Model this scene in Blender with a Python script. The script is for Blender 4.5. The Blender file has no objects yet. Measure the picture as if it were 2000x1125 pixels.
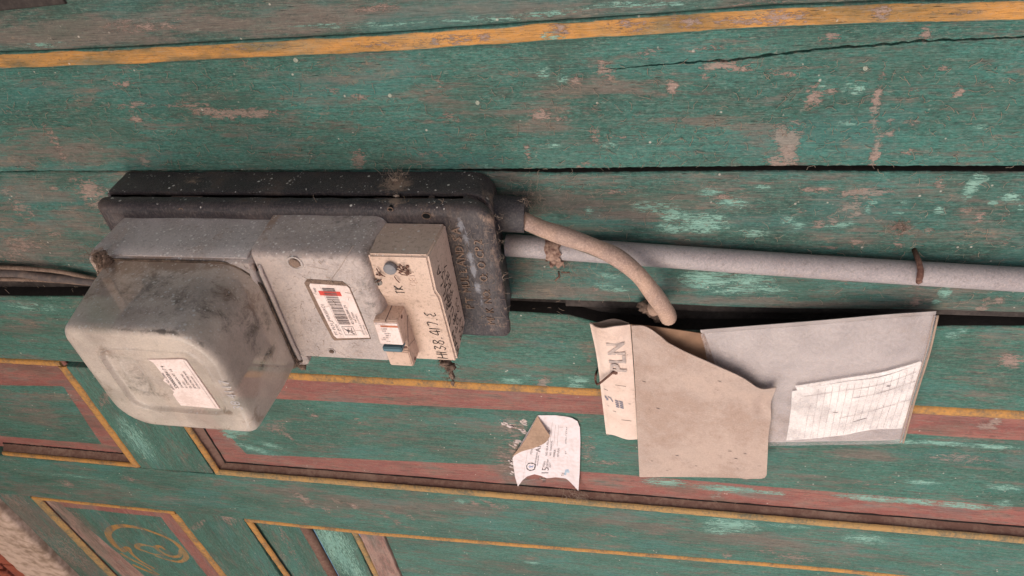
import bpy, bmesh, math, random
import numpy as np
from mathutils import Vector, Matrix, noise as mnoise
random.seed(7); RS = np.random.RandomState(7)
C = bpy.context.scene
COL = C.collection
# ---------------------------------------------------------------- frame of reference
# wall coordinates: u runs down the wall (world -Z), v runs along it (world -X), w stands out of it (world -Y)
H = 0.3616; FP = 1362.89
R = np.array([[ 0.9797305, 0.0301020, -0.1980447],
              [ 0.1042, 0.7566, 0.6455],
              [-0.16604179, 0.65315888, -0.73879199]])
_vp1 = np.array([-5900 - 1000, 350 - 562.5, FP]); _vp2 = np.array([220, 2160 - 562.5, FP])
_d1 = _vp1 / np.linalg.norm(_vp1); _d2 = _vp2 / np.linalg.norm(_vp2)
R = np.array([-_d1, _d2, np.cross(_d1, _d2)])
Z0 = 1.5
def P(u, v, w): return Vector((-v, -w, Z0 - u))
def at(px, py, w=0.0):                       # a point of the photograph, taken at height w off the wall
    r = R @ np.array([px - 1000, py - 562.5, FP]); t = (w - H) / r[2]
    return (r[0] * t, r[1] * t, w)
# ---------------------------------------------------------------- camera, world, sun, exposure
cam = bpy.data.objects.new('camera', bpy.data.cameras.new('camera')); COL.objects.link(cam); C.camera = cam
cam.data.sensor_width = 36; cam.data.lens = 36 * FP / 2000; cam.data.clip_start = 0.01; cam.data.clip_end = 200
def mapd(a): return Vector((-a[1], -a[2], -a[0]))
cx, cy, cz = mapd(R[:, 0]), -mapd(R[:, 1]), -mapd(R[:, 2])
M = Matrix((cx, cy, cz)).transposed().to_4x4(); M.translation = P(0, 0, H); cam.matrix_world = M
SUN_EL, SUN_AZ = 27.0, -8.0                 # azimuth measured from the wall's normal (-Y) towards -X
wd = bpy.data.worlds.new("World"); C.world = wd; wd.use_nodes = True
nt = wd.node_tree; bg = nt.nodes['Background']; sk = nt.nodes.new('ShaderNodeTexSky'); sk.sky_type = 'NISHITA'
sk.sun_disc = False; sk.sun_elevation = math.radians(SUN_EL); sk.air_density = 1.0; sk.dust_density = 1.5; sk.ozone_density = 1.0
sdir = Vector((math.sin(math.radians(SUN_AZ)) * math.cos(math.radians(SUN_EL)), -math.cos(math.radians(SUN_AZ)) * math.cos(math.radians(SUN_EL)), math.sin(math.radians(SUN_EL))))
sk.sun_rotation = math.atan2(sdir.x, sdir.y)
nt.links.new(sk.outputs[0], bg.inputs[0]); bg.inputs[1].default_value = 0.12
sl = bpy.data.lights.new('sun', 'SUN'); sl.energy = 2.2; sl.angle = math.radians(80); sl.color = (1.0, 0.95, 0.94)
so = bpy.data.objects.new('sun', sl); COL.objects.link(so); so.rotation_euler = sdir.to_track_quat('Z', 'Y').to_euler(); so.location = (0, -3, 3)
C.view_settings.view_transform = 'Standard'; C.view_settings.look = 'None'; C.view_settings.gamma = 1
C.view_settings.exposure = 0.60; C.view_settings.use_curve_mapping = False
# ---------------------------------------------------------------- node helpers
class NT:
    def __init__(s, name):
        s.m = bpy.data.materials.new(name); s.m.use_nodes = True; s.t = s.m.node_tree
        s.b = s.t.nodes['Principled BSDF']; s.b.inputs['Specular IOR Level'].default_value = 0.25
    def n(s, t, **k):
        x = s.t.nodes.new(t)
        for a, b in k.items(): setattr(x, a, b)
        return x
    def L(s, a, b): s.t.links.new(a, b)
    def put(s, sock, v):
        if isinstance(v, (int, float)): sock.default_value = v
        elif isinstance(v, tuple): sock.default_value = (*v, 1) if len(v) == 3 and sock.type == 'RGBA' else v
        else: s.L(v, sock)
    def math(s, op, a, b=0.0, clamp=False):
        x = s.n('ShaderNodeMath', operation=op, use_clamp=clamp); s.put(x.inputs[0], a); s.put(x.inputs[1], b); return x.outputs[0]
    def mix(s, f, a, b, mode='MIX'):
        x = s.n('ShaderNodeMix', data_type='RGBA', blend_type=mode); s.put(x.inputs[0], f); s.put(x.inputs[6], a); s.put(x.inputs[7], b); return x.outputs[2]
    def ramp(s, f, a, b, ya=0.0, yb=1.0):
        x = s.n('ShaderNodeMapRange', interpolation_type='SMOOTHSTEP'); s.put(x.inputs[0], f)
        for i, q in enumerate((a, b, ya, yb)): s.put(x.inputs[i + 1], q)
        return x.outputs[0]
    def vec(s, src, sx, sy, sz, off=None):
        x = s.n('ShaderNodeMapping'); s.L(src, x.inputs[0]); x.inputs['Scale'].default_value = (sx, sy, sz)
        if off is not None: x.inputs['Location'].default_value = off
        return x.outputs[0]
    def noise(s, v, sc, det=4, rough=0.55, dist=0.0):
        x = s.n('ShaderNodeTexNoise'); s.L(v, x.inputs['Vector']); x.inputs['Scale'].default_value = sc
        x.inputs['Detail'].default_value = det; x.inputs['Roughness'].default_value = rough; x.inputs['Distortion'].default_value = dist
        return x.outputs[0]
    def voro(s, v, sc, feat='F1'):
        x = s.n('ShaderNodeTexVoronoi', feature=feat); s.L(v, x.inputs['Vector']); x.inputs['Scale'].default_value = sc; return x
    def uv(s):
        x = s.n('ShaderNodeUVMap'); r = s.n('ShaderNodeObjectInfo')
        c = s.n('ShaderNodeCombineXYZ'); s.L(s.math('MULTIPLY', r.outputs['Random'], 3.0), c.inputs[2])
        a = s.n('ShaderNodeVectorMath', operation='ADD'); s.L(x.outputs[0], a.inputs[0]); s.L(c.outputs[0], a.inputs[1]); return a.outputs[0]
    def obj(s): return s.n('ShaderNodeTexCoord').outputs['Object']
    def attr(s, nm):
        x = s.n('ShaderNodeAttribute', attribute_name=nm); y = s.n('ShaderNodeSeparateColor'); s.L(x.outputs['Color'], y.inputs[0]); return y.outputs
    def bump(s, h, st=0.4, d=0.001):
        x = s.n('ShaderNodeBump'); x.inputs['Strength'].default_value = st; x.inputs['Distance'].default_value = d; s.L(h, x.inputs['Height']); s.L(x.outputs[0], s.b.inputs['Normal'])
    def out(s, col, rough=0.75):
        s.put(s.b.inputs['Base Color'], col); s.put(s.b.inputs['Roughness'], rough); return s.m
RED = (0.235, 0.072, 0.062); GOLD = (0.36, 0.165, 0.032); PINK = (0.34, 0.20, 0.165)
BARE = (0.36, 0.25, 0.215); MINT = (0.33, 0.50, 0.42); DIRT = (0.105, 0.085, 0.075)
def wood_paint(name, base=(0.020, 0.086, 0.066), alt=(0.038, 0.150, 0.124), dark=(0.019, 0.040, 0.034), dirt=0.5, gold=GOLD, bare_amt=0.0, mint_amt=0.0, spec=0.0):
    g = NT(name); v = g.uv()
    wear = g.attr('wear'); band = g.attr('band')
    vs = g.vec(v, 1, 3.2, 1); vf = g.vec(v, 1, 14, 1); vff = g.vec(v, 1, 28, 1)
    n1 = g.noise(vs, 9, 4, 0.6); n2 = g.noise(vf, 26, 5, 0.65); n3 = g.noise(vff, 60, 3, 0.6); n4 = g.noise(vs, 60, 5, 0.7, 0.6); n5 = g.noise(vs, 22, 5, 0.65, 0.4)
    n6 = g.noise(v, 340, 3, 0.7); n7 = g.noise(g.vec(v, 1, 4.2, 1), 150, 6, 0.8, 0.5); n9 = g.noise(g.vec(v, 1, 3.5, 1), 420, 4, 0.75); n8 = g.noise(g.vec(v, 1, 2.2, 1), 150, 4, 0.7, 0.8)
    col = g.mix(g.ramp(n1, 0.33, 0.66), base, alt)
    col = g.mix(g.ramp(n2, 0.48, 0.72, 0, 0.6), col, dark); col = g.mix(g.ramp(n7, 0.50, 0.64, 0, 0.6), col, dark); col = g.mix(g.ramp(n9, 0.53, 0.66, 0, 0.7), col, tuple(c * .45 for c in dark)); col = g.mix(g.ramp(n9, 0.47, 0.36, 0, 0.4), col, (0.13, 0.27, 0.23)); col = g.mix(g.ramp(n7, 0.46, 0.32, 0, 0.45), col, tuple(c * 1.7 + .015 for c in alt))
    # border colours painted on the board
    edge = g.math('MULTIPLY', g.math('SUBTRACT', n4, 0.5), 0.09)
    def bm(ch, soft=0.018): return g.ramp(g.math('ADD', ch, edge), 0.5 - soft, 0.5 + soft)
    rcol = g.mix(g.ramp(n5, 0.35, 0.7), RED, (0.33, 0.115, 0.09))
    gcol = g.mix(g.ramp(n5, 0.38, 0.68), gold, (0.22, 0.125, 0.04))
    pcol = g.mix(g.ramp(n5, 0.4, 0.7), PINK, (0.27, 0.115, 0.095))
    col = g.mix(bm(band[0]), col, rcol); col = g.mix(bm(band[1]), col, gcol); col = g.mix(bm(band[2]), col, pcol)
    # grime: broad brown film, streaky
    gf = g.math('ADD', g.math('ADD', g.math('MULTIPLY', n5, 0.42), g.math('ADD', g.math('MULTIPLY', n2, 0.33), g.math('MULTIPLY', n7, 0.25))), g.math('MULTIPLY', wear[0], 0.14))
    dcol = g.mix(n4, DIRT, (0.19, 0.145, 0.125))
    col = g.mix(g.ramp(gf, 0.58 - 0.10 * dirt, 0.72 - 0.10 * dirt, 0, 0.85), col, dcol)
    # pale film of dust
    col = g.mix(g.ramp(n6, 0.42, 0.72, 0.02, 0.17), col, (0.26, 0.215, 0.19))
    # mint scrapes, broken along the grain
    mf = g.math('ADD', g.math('MULTIPLY', wear[2], 0.8), g.math('ADD', g.math('MULTIPLY', g.math('SUBTRACT', n7, 0.5), 3.6), g.math('ADD', g.math('MULTIPLY', g.math('SUBTRACT', n3, 0.5), 2.6), g.math('MULTIPLY', g.math('SUBTRACT', n9, 0.5), 1.6))))
    mm = g.math('MULTIPLY', g.ramp(mf, 0.27 - mint_amt, 0.42 - mint_amt, 0, 0.92), g.ramp(wear[2], 0.10, 0.3)); col = g.mix(mm, col, g.mix(n5, MINT, (0.12, 0.30, 0.25)))
    mm2 = g.ramp(g.math('ADD', g.math('MULTIPLY', n2, 0.6), g.math('MULTIPLY', n4, 0.4)), 0.62, 0.68, 0, 0.35); col = g.mix(mm2, col, (0.10, 0.26, 0.22))
    # bare, dusty wood
    bf = g.math('ADD', g.math('MULTIPLY', wear[1], 0.85), g.math('ADD', g.math('MULTIPLY', g.math('SUBTRACT', n8, 0.5), 2.6), g.math('ADD', g.math('MULTIPLY', g.math('SUBTRACT', n7, 0.5), 2.0), g.math('MULTIPLY', g.math('SUBTRACT', n9, 0.5), 2.2))))
    bmask = g.math('MULTIPLY', g.ramp(bf, 0.30 - bare_amt, 0.50 - bare_amt, 0, 0.92), g.ramp(wear[1], 0.08, 0.25)); col = g.mix(bmask, col, g.mix(g.ramp(n9, .35, .65), BARE, (0.235, 0.155, 0.13)))
    b2 = g.ramp(g.math('ADD', g.math('MULTIPLY', n8, 0.55), g.math('MULTIPLY', n5, 0.45)), 0.58, 0.64, 0, 0.6); col = g.mix(b2, col, (0.23, 0.165, 0.12))
    # pale dust caught in the grain everywhere, and teal where the paint is thin
    n10 = g.noise(g.vec(v, 1, 2.6, 1), 260, 5, 0.8, 1.2)
    col = g.mix(g.ramp(n10, 0.56, 0.66, 0, 0.5), col, (0.27, 0.235, 0.195)); col = g.mix(g.ramp(n10, 0.45, 0.35, 0, 0.6), col, (0.028, 0.052, 0.048))
    n11 = g.noise(g.vec(v, 1, 2.5, 1), 14, 3, 0.6); col = g.mix(g.ramp(n11, 0.5, 0.68, 0, 0.26), col, (0.055, 0.185, 0.175)); col = g.mix(g.ramp(n11, 0.48, 0.3, 0, 0.35), col, (0.05, 0.085, 0.065))
    # hairline splits along the grain
    vc = g.vec(v, 1, 16, 1); cr = g.voro(vc, 55); crm = g.ramp(cr.outputs['Distance'], 0.13, 0.07)
    crm = g.math('MULTIPLY', crm, g.ramp(n5, 0.50, 0.58)); col = g.mix(g.math('MULTIPLY', crm, 0.9), col, (0.012, 0.012, 0.011))
    # grain lines
    col = g.mix(g.ramp(n3, 0.52, 0.70, 0, 0.42), col, (0.02, 0.032, 0.028)); col = g.mix(g.ramp(n3, 0.46, 0.3, 0, 0.26), col, (0.24, 0.27, 0.22))
    # fly specks
    sp = g.voro(v, 170); spm = g.math('MULTIPLY', g.ramp(sp.outputs['Distance'], 0.16, 0.08), g.ramp(g.noise(v, 90, 1), 0.60, 0.66)); col = g.mix(g.math('MULTIPLY', spm, 0.7), col, (0.5, 0.44, 0.38))
    h = g.math('ADD', g.math('MULTIPLY', n2, 0.6), g.math('MULTIPLY', n3, 0.7)); h = g.math('SUBTRACT', h, g.math('MULTIPLY', bmask, 0.25)); h = g.math('SUBTRACT', h, g.math('MULTIPLY', crm, 1.6)); h = g.math('ADD', h, g.math('MULTIPLY', n6, 0.25))
    h = g.math('SUBTRACT', h, g.math('MULTIPLY', mm, 0.35)); g.bump(h, 0.85, 0.0010)
    return g.out(col, g.ramp(gf, 0.4, 0.7, 0.55, 0.9))
def plastic(name, base, alt, dirtc, dirt=0.5, speck=0.0, rough=0.6, sc=30, fuzz=0.0, streak=None, scale=(1, 1, 1), sss=0.0, grain=0.38):
    g = NT(name); v = g.vec(g.obj(), *scale)
    n1 = g.noise(v, sc, 5, 0.65, 0.5); n2 = g.noise(v, sc * 7, 7, 0.8, 0.3); n3 = g.noise(v, sc * 0.5, 2); n4 = g.noise(v, 900, 3, 0.7)
    col = g.mix(g.ramp(n1, 0.35, 0.65), base, alt)
    df = g.math('ADD', g.math('MULTIPLY', n1, 0.4), g.math('ADD', g.math('MULTIPLY', n2, 0.3), g.math('MULTIPLY', n3, 0.3)))
    dm = g.ramp(df, 0.62 - 0.2 * dirt, 0.75 - 0.2 * dirt, 0, 0.85); col = g.mix(dm, col, dirtc)
    col = g.mix(g.ramp(n4, 0.4, 0.75, 0, 0.28), col, tuple(min(1, c * 1.9 + .05) for c in dirtc)); col = g.mix(g.ramp(g.noise(v, 420, 4, 0.8), 0.52, 0.66, 0, grain), col, tuple(c * .35 for c in dirtc))
    a = g.n('ShaderNodeAttribute', attribute_name='wear'); s = g.n('ShaderNodeSeparateColor'); g.L(a.outputs['Color'], s.inputs[0])
    col = g.mix(g.ramp(g.math('ADD', s.outputs[0], g.math('MULTIPLY', g.math('SUBTRACT', n2, 0.5), 2.0)), 0.12, 0.75, 0, 0.85), col, (0.06, 0.052, 0.05))
    col = g.mix(g.ramp(g.math('ADD', s.outputs[1], g.math('MULTIPLY', g.math('SUBTRACT', n2, 0.5), 2.0)), 0.22, 0.7, 0, 0.9), col, (0.32, 0.215, 0.165))
    col = g.mix(g.ramp(g.math('ADD', s.outputs[2], g.math('MULTIPLY', g.math('SUBTRACT', n2, 0.5), 1.5)), 0.42, 0.7, 0, 0.9), col, (0.22, 0.215, 0.24))
    if speck:
        sp = g.voro(v, 210); sp2 = g.voro(v, 430)
        m1 = g.math('MULTIPLY', g.ramp(sp.outputs['Distance'], 0.22, 0.13), g.ramp(g.noise(v, 70, 3), 0.56 - 0.1 * speck, 0.60 - 0.1 * speck))
        m2 = g.math('MULTIPLY', g.ramp(sp2.outputs['Distance'], 0.24, 0.14), g.ramp(g.noise(v, 120, 3), 0.54 - 0.1 * speck, 0.60 - 0.1 * speck))
        m = g.math('MAXIMUM', m1, m2)
        ge = g.n('ShaderNodeNewGeometry'); sx = g.n('ShaderNodeSeparateXYZ'); g.L(ge.outputs['Normal'], sx.inputs[0]); m = g.math('MULTIPLY', m, g.ramp(sx.outputs[0], 0.35, 0.75, 0.06, 1))
        col = g.mix(g.math('MULTIPLY', m, 0.85), col, (0.72, 0.66, 0.62))
    if sss: g.b.inputs['Subsurface Weight'].default_value = sss; g.b.inputs['Subsurface Radius'].default_value = (1.0, 0.75, 0.6); g.b.inputs['Subsurface Scale'].default_value = 0.006; g.b.inputs['Coat Weight'].default_value = 0.12; g.b.inputs['Coat Roughness'].default_value = 0.35
    h = g.math('ADD', n2, g.math('MULTIPLY', n4, 0.5)); g.bump(h, 0.35 + fuzz, 0.0007)
    return g.out(col, g.ramp(dm, 0, 1, rough, 0.92))
def see_through(m, lo, hi, sc=26):
    t = m.node_tree; out_ = t.nodes['Material Output']; b = t.nodes['Principled BSDF']; tr = t.nodes.new('ShaderNodeBsdfTransparent'); tr.inputs[0].default_value = (.93, .90, .84, 1); mx = t.nodes.new('ShaderNodeMixShader')
    tc_ = t.nodes.new('ShaderNodeTexCoord'); n = t.nodes.new('ShaderNodeTexNoise'); n.inputs['Scale'].default_value = sc; n.inputs['Detail'].default_value = 5; mr = t.nodes.new('ShaderNodeMapRange'); mr.interpolation_type = 'SMOOTHSTEP'
    for i, q in enumerate((.35, .62, lo, hi)): mr.inputs[i + 1].default_value = q
    t.links.new(tc_.outputs['Object'], n.inputs['Vector']); t.links.new(n.outputs[0], mr.inputs[0]); t.links.new(mr.outputs[0], mx.inputs[0]); t.links.new(tr.outputs[0], mx.inputs[1]); t.links.new(b.outputs[0], mx.inputs[2]); t.links.new(mx.outputs[0], out_.inputs[0]); return m
def flat(name, c, rough=0.8, var=0.25, sc=200, bump=0.2, c2=None):
    g = NT(name); n = g.noise(g.obj(), sc, 4, 0.65); n2 = g.noise(g.obj(), sc * 0.12, 4, 0.6)
    c2 = c2 or tuple(x * 0.6 for x in c)
    f = g.math('ADD', g.math('MULTIPLY', n, 0.5), g.math('MULTIPLY', n2, 0.5))
    col = g.mix(g.ramp(f, 0.40, 0.66, 0, min(1, var * 2)), c, c2)
    g.bump(n, bump, 0.0005); return g.out(col, rough)
# ---------------------------------------------------------------- object helpers
def thing(name, label, cat, loc, group=None):
    o = bpy.data.objects.new(name, None); COL.objects.link(o); o.location = P(*loc); o['label'] = label; o['category'] = cat
    o.empty_display_size = 0.02
    if group: o['group'] = group
    return o
def tag(o, label=None, cat=None, group=None, kind=None):
    for k, q in (('label', label), ('category', cat), ('group', group), ('kind', kind)):
        if q: o[k] = q
    return o
def origin(o):
    while o is not None and o.parent: o = o.parent
    return o
def wloc(o):
    l = Vector((0, 0, 0))
    while o: l += o.location; o = o.parent
    return l
def link(name, me, mat, parent=None, base=None):
    """me has world coordinates; shift them to the thing's own origin"""
    if parent is not None: off = wloc(parent)
    else: off = P(*base) if base is not None else Vector((0, 0, 0))
    me.transform(Matrix.Translation(-off)); o = bpy.data.objects.new(name, me); COL.objects.link(o)
    if parent is not None: o.parent = parent
    else: o.location = off
    if mat:
        for m_ in (mat if isinstance(mat, (list, tuple)) else [mat]): me.materials.append(m_)
    return o
def raw(name, pts, faces, mat, parent=None, base=None, smooth=False, recalc=True, uvs=None, wear=None, band=None, sharp=None):
    """pts: (n,3) uvw"""
    a = np.asarray(pts, float); W = np.stack([-a[:, 1], -a[:, 2], Z0 - a[:, 0]], 1)
    me = bpy.data.meshes.new(name); me.from_pydata(W.tolist(), [], [list(f) for f in faces])
    if uvs is not None:
        l = me.uv_layers.new(name='UVMap'); vi = np.empty(len(me.loops), int); me.loops.foreach_get('vertex_index', vi)
        l.data.foreach_set('uv', np.asarray(uvs, float)[vi].astype(np.float32).ravel())
    for nm, arr in (('wear', wear), ('band', band)):
        if arr is not None:
            at_ = me.attributes.new(nm, 'FLOAT_COLOR', 'POINT'); q = np.ones((len(a), 4), np.float32); q[:, :3] = arr; at_.data.foreach_set('color', q.ravel())
    if recalc:
        bm = bmesh.new(); bm.from_mesh(me); bmesh.ops.recalc_face_normals(bm, faces=bm.faces); bm.to_mesh(me); bm.free()
    if smooth: me.shade_smooth()
    if sharp: me.set_sharp_from_angle(angle=math.radians(sharp))
    return link(name, me, mat, parent, base)
class MB:
    def __init__(s): s.v = []; s.f = []
    def add(s, v, f):
        k = len(s.v); s.v += [tuple(x) for x in v]; s.f += [tuple(i + k for i in q) for q in f]
    def box(s, u0, u1, v0, v1, w0, w1):
        s.add([(u, v, w) for u in (u0, u1) for v in (v0, v1) for w in (w0, w1)], [(0, 1, 3, 2), (4, 6, 7, 5), (0, 4, 5, 1), (2, 3, 7, 6), (0, 2, 6, 4), (1, 5, 7, 3)])
    def tube(s, pts, rad, n=8, cap=True, flat=1.0):
        pts = [np.array(p, float) for p in pts]; rs = rad if isinstance(rad, (list, tuple, np.ndarray)) else [rad] * len(pts)
        V = []; F = []; up = None
        for i, p in enumerate(pts):
            d = pts[min(i + 1, len(pts) - 1)] - pts[max(i - 1, 0)]; d /= (np.linalg.norm(d) + 1e-12)
            if up is None: up = np.array([0, 0, 1.0]) if abs(d[2]) < .9 else np.array([1.0, 0, 0])
            a = up - d * (up @ d); a /= np.linalg.norm(a); up = a; b = np.cross(d, a)
            for k in range(n):
                t = 2 * math.pi * k / n; V.append(p + rs[i] * (math.cos(t) * a * flat + math.sin(t) * b))
        for i in range(len(pts) - 1):
            for k in range(n): F.append((i * n + k, i * n + (k + 1) % n, (i + 1) * n + (k + 1) % n, (i + 1) * n + k))
        if cap: F.append(tuple(range(n))); F.append(tuple(range((len(pts) - 1) * n, len(pts) * n)))
        s.add(V, F)
    def build(s, name, mat, parent=None, base=None, smooth=False, sharp=None, bevel=0, seg=2, uv=False):
        uvs = None
        o = raw(name, s.v, s.f, mat, parent, base, smooth, True, sharp=sharp)
        if bevel:
            bm = bmesh.new(); bm.from_mesh(o.data); bmesh.ops.bevel(bm, geom=[e for e in bm.edges if len(e.link_faces) == 2 and e.calc_face_angle(0) > 0.35], offset=bevel, segments=seg, affect='EDGES', clamp_overlap=True)
            bm.to_mesh(o.data); bm.free(); o.data.shade_smooth(); o.data.set_sharp_from_angle(angle=math.radians(40))
        return o
def spline(pts, n):
    pts = [np.array(p, float) for p in pts]; q = [2 * pts[0] - pts[1]] + pts + [2 * pts[-1] - pts[-2]]; out = []
    for i in range(1, len(q) - 2):
        for k in range(n):
            t = k / n; a, b, c, d = q[i - 1], q[i], q[i + 1], q[i + 2]
            out.append(0.5 * ((2 * b) + (-a + c) * t + (2 * a - 5 * b + 4 * c - d) * t * t + (-a + 3 * b - 3 * c + d) * t ** 3))
    out.append(pts[-1]); return out
def lin(pts):
    """v as a function of u through points"""
    a = np.array(sorted((p[0], p[1]) for p in pts)); return lambda u: np.interp(u, a[:, 0], a[:, 1])
def linpx(pts, w): return lin([at(x, y, w) for x, y in pts])
def vnoise(u, v, su, sv, seed):
    r = np.random.RandomState(seed); out = np.zeros_like(u)
    for k in range(6):
        fu, fv = r.uniform(.4, 1.6) / su, r.uniform(.4, 1.6) / sv; out += np.sin(2 * math.pi * (fu * u + fv * v * r.choice([-1, 1])) + r.uniform(0, 6.28))
    return out / 6
def blobs(u, v, w, lst):
    out = np.zeros((len(u), 3))
    for kind, px, py, rx, ry, st, *ang in lst:
        c = at(px, py, w); e = at(px + rx, py, w); ru = max(0.0012, abs(e[0] - c[0])) * (1.12 if kind != 'd' else 1); e = at(px, py + ry, w); rv = max(0.001, abs(e[1] - c[1])) * (1.2 if kind != 'd' else .8)
        t = math.radians(ang[0]) if ang else 0
        du, dv = u - c[0], v - c[1]; a = (du * math.cos(t) + dv * math.sin(t)) / ru; b = (-du * math.sin(t) + dv * math.cos(t)) / rv
        k = 'dbm'.index(kind); out[:, k] = np.maximum(out[:, k], st * np.exp(-(a * a + b * b) * 0.8))
    return out
SHEETN = [0]
def sheet(name, parent, mat, u0, u1, vlo, vhi, w, thick=0.012, step=0.0025, edge=0.0012, grain='u', bl=(), bandf=None, wav=0.0003, label=None, jag=0.0, prof=None, base=None, split=None, edge_mat=None):
    """a board with real thickness; its long edges follow vlo(u), vhi(u)"""
    SHEETN[0] += 1; sd = SHEETN[0]
    f0 = vlo if callable(vlo) else (lambda u, c=vlo: np.full_like(u, c)); f1 = vhi if callable(vhi) else (lambda u, c=vhi: np.full_like(u, c))
    nu = max(2, int((u1 - u0) / step)); U = np.linspace(u0, u1, nu + 1)
    U = np.unique(np.concatenate([[u0, u0 + edge * .3, u0 + edge], U[(U > u0 + edge * 1.2) & (U < u1 - edge * 1.2)], [u1 - edge, u1 - edge * .3, u1]]))
    vl, vh = f0(U), f1(U); wid = float(np.mean(vh - vl)); nv = max(2, int(wid / step))
    T = np.linspace(0, 1, nv + 1); e = edge / max(wid, 1e-6)
    T = np.unique(np.concatenate([[0, e * .3, e], T[(T > e * 1.2) & (T < 1 - e * 1.2)], [1 - e, 1 - e * .3, 1]]))
    if jag:
        vl = vl + jag * vnoise(U, U * 0, 0.02, 1, sd * 3 + 1) + jag * .6 * RS.uniform(-1, 1, len(U)); vh = vh + jag * vnoise(U, U * 0, 0.02, 1, sd * 3 + 2) + jag * .6 * RS.uniform(-1, 1, len(U))
    uu, tt = np.meshgrid(U, T, indexing='ij'); vv = vl[:, None] + (vh - vl)[:, None] * tt
    if split:                                   # a crack: rows of the grid follow it and drop into it
        sf, gf_ = split; c = sf(U); g_ = np.clip(gf_(U), 0, 1); k0 = np.interp(0.5, T, np.arange(len(T))); k0 = int(k0)
        n1_ = max(2, int(np.mean(c - vl) / step)); n2_ = max(2, int(np.mean(vh - c) / step))
        a_ = np.concatenate([[0, .3 * edge / wid, edge / wid * 1.4], np.linspace(0, 1, n1_ + 1)[1:-1], [1 - .012, 1]]); b_ = np.concatenate([[0, .012], np.linspace(0, 1, n2_ + 1)[1:-1], [1 - edge / wid * 1.4, 1 - .4 * edge / wid, 1]])
        A = vl[:, None] + (c - g_ - vl)[:, None] * a_; B = (c + g_)[:, None] + (vh - c - g_)[:, None] * b_; vv = np.concatenate([A, c[:, None], B], 1)
        uu = np.repeat(U[:, None], vv.shape[1], 1); tt = (vv - vl[:, None]) / (vh - vl)[:, None]; dip = np.zeros_like(vv); dip[:, len(a_)] = 1
        near = np.minimum(np.abs(vv - (c - g_)[:, None]), np.abs(vv - (c + g_)[:, None])); crackw = -dip * np.minimum(0.008, 14 * g_)[:, None] - 0.35 * np.exp(-near / 0.0012) * np.minimum(g_, .001)[:, None]
    d = np.minimum(np.minimum(uu - u0, u1 - uu), np.minimum(tt, 1 - tt) * wid); q = np.clip(1 - d / edge, 0, 1)
    ww = w - edge * (1 - np.sqrt(np.clip(1 - q * q, 0, 1))) * .8 + wav * vnoise(uu, vv, .12, .03, sd)
    if split: ww = ww + crackw
    if prof: ww = ww + prof(uu, vv, tt)
    nU, nT = uu.shape; pts = np.stack([uu.ravel(), vv.ravel(), ww.ravel()], 1)
    I = np.arange(nU * nT).reshape(nU, nT)
    F = np.stack([I[:-1, :-1], I[1:, :-1], I[1:, 1:], I[:-1, 1:]], -1).reshape(-1, 4)
    ring = np.concatenate([I[:-1, 0], I[-1, :-1], I[1:, -1][::-1], I[0, 1:][::-1]])
    k = len(pts); low = pts[ring].copy(); low[:, 2] = w - thick; pts2 = np.concatenate([pts, low]); m = len(ring); j = np.arange(m); j2 = (j + 1) % m
    F2 = np.stack([ring[j2], ring[j], k + j, k + j2], -1)
    wear = blobs(pts2[:, 0], pts2[:, 1], w, bl); bnd = np.zeros((len(pts2), 3)) if bandf is None else bandf(pts2[:, 0], pts2[:, 1])
    uvs = pts2[:, :2].copy(); uvs[k:, 1] += thick * .7; 
    if grain == 'v': uvs = uvs[:, ::-1]
    uvs = uvs + sd * 0.77
    o = raw(name, pts2, np.concatenate([F, F2]).tolist(), mat, parent, base, True, False, uvs=uvs, wear=wear, band=bnd)
    o.data.set_sharp_from_angle(angle=math.radians(50))
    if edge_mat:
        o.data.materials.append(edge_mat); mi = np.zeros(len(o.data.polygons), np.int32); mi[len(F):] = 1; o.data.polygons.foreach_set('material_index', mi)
    if label: o['label'] = label
    return o
def sd2(x): return np.clip(0.5 + x / 0.02, 0, 1)
def strip(name, parent, mat, pts, width, height, n=7, dens=0.006, jit=0.0002, seed=1, label=None):
    """half-round bead lying along a polyline in uvw"""
    r = random.Random(seed); path = []
    for a, b in zip(pts[:-1], pts[1:]):
        a, b = np.array(a), np.array(b); m = max(1, int(np.linalg.norm(b - a) / dens))
        for k in range(m): path.append(a + (b - a) * k / m)
    path.append(np.array(pts[-1])); V = []; F = []; uvs = []; s = 0
    for i, p in enumerate(path):
        d = path[min(i + 1, len(path) - 1)] - path[max(i - 1, 0)]; d /= np.linalg.norm(d); side = np.array([-d[1], d[0], 0.])
        if i: s += np.linalg.norm(p - path[i - 1])
        wd_ = width * (1 + r.uniform(-.05, .05)); off = side * r.uniform(-jit, jit); hh = height * (1 + r.uniform(-.08, .05))
        for k in range(n):
            t = math.pi * k / (n - 1); V.append(p + off + side * math.cos(t) * wd_ / 2 + np.array([0, 0, math.sin(t) ** 0.7 * hh])); uvs.append((s + seed, k / (n - 1) * width * 1.2))
    for i in range(len(path) - 1):
        for k in range(n - 1): F.append((i * n + k, (i + 1) * n + k, (i + 1) * n + k + 1, i * n + k + 1))
        F.append((i * n, i * n + n - 1, (i + 1) * n + n - 1, (i + 1) * n))
    F.append(tuple(range(n))); F.append(tuple((len(path) - 1) * n + k for k in range(n)))
    o = raw(name, V, F, mat, parent, None, True, True, uvs=uvs, wear=np.zeros((len(V), 3)), band=np.zeros((len(V), 3)), sharp=60)
    if label: o['label'] = label
    return o
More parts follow.
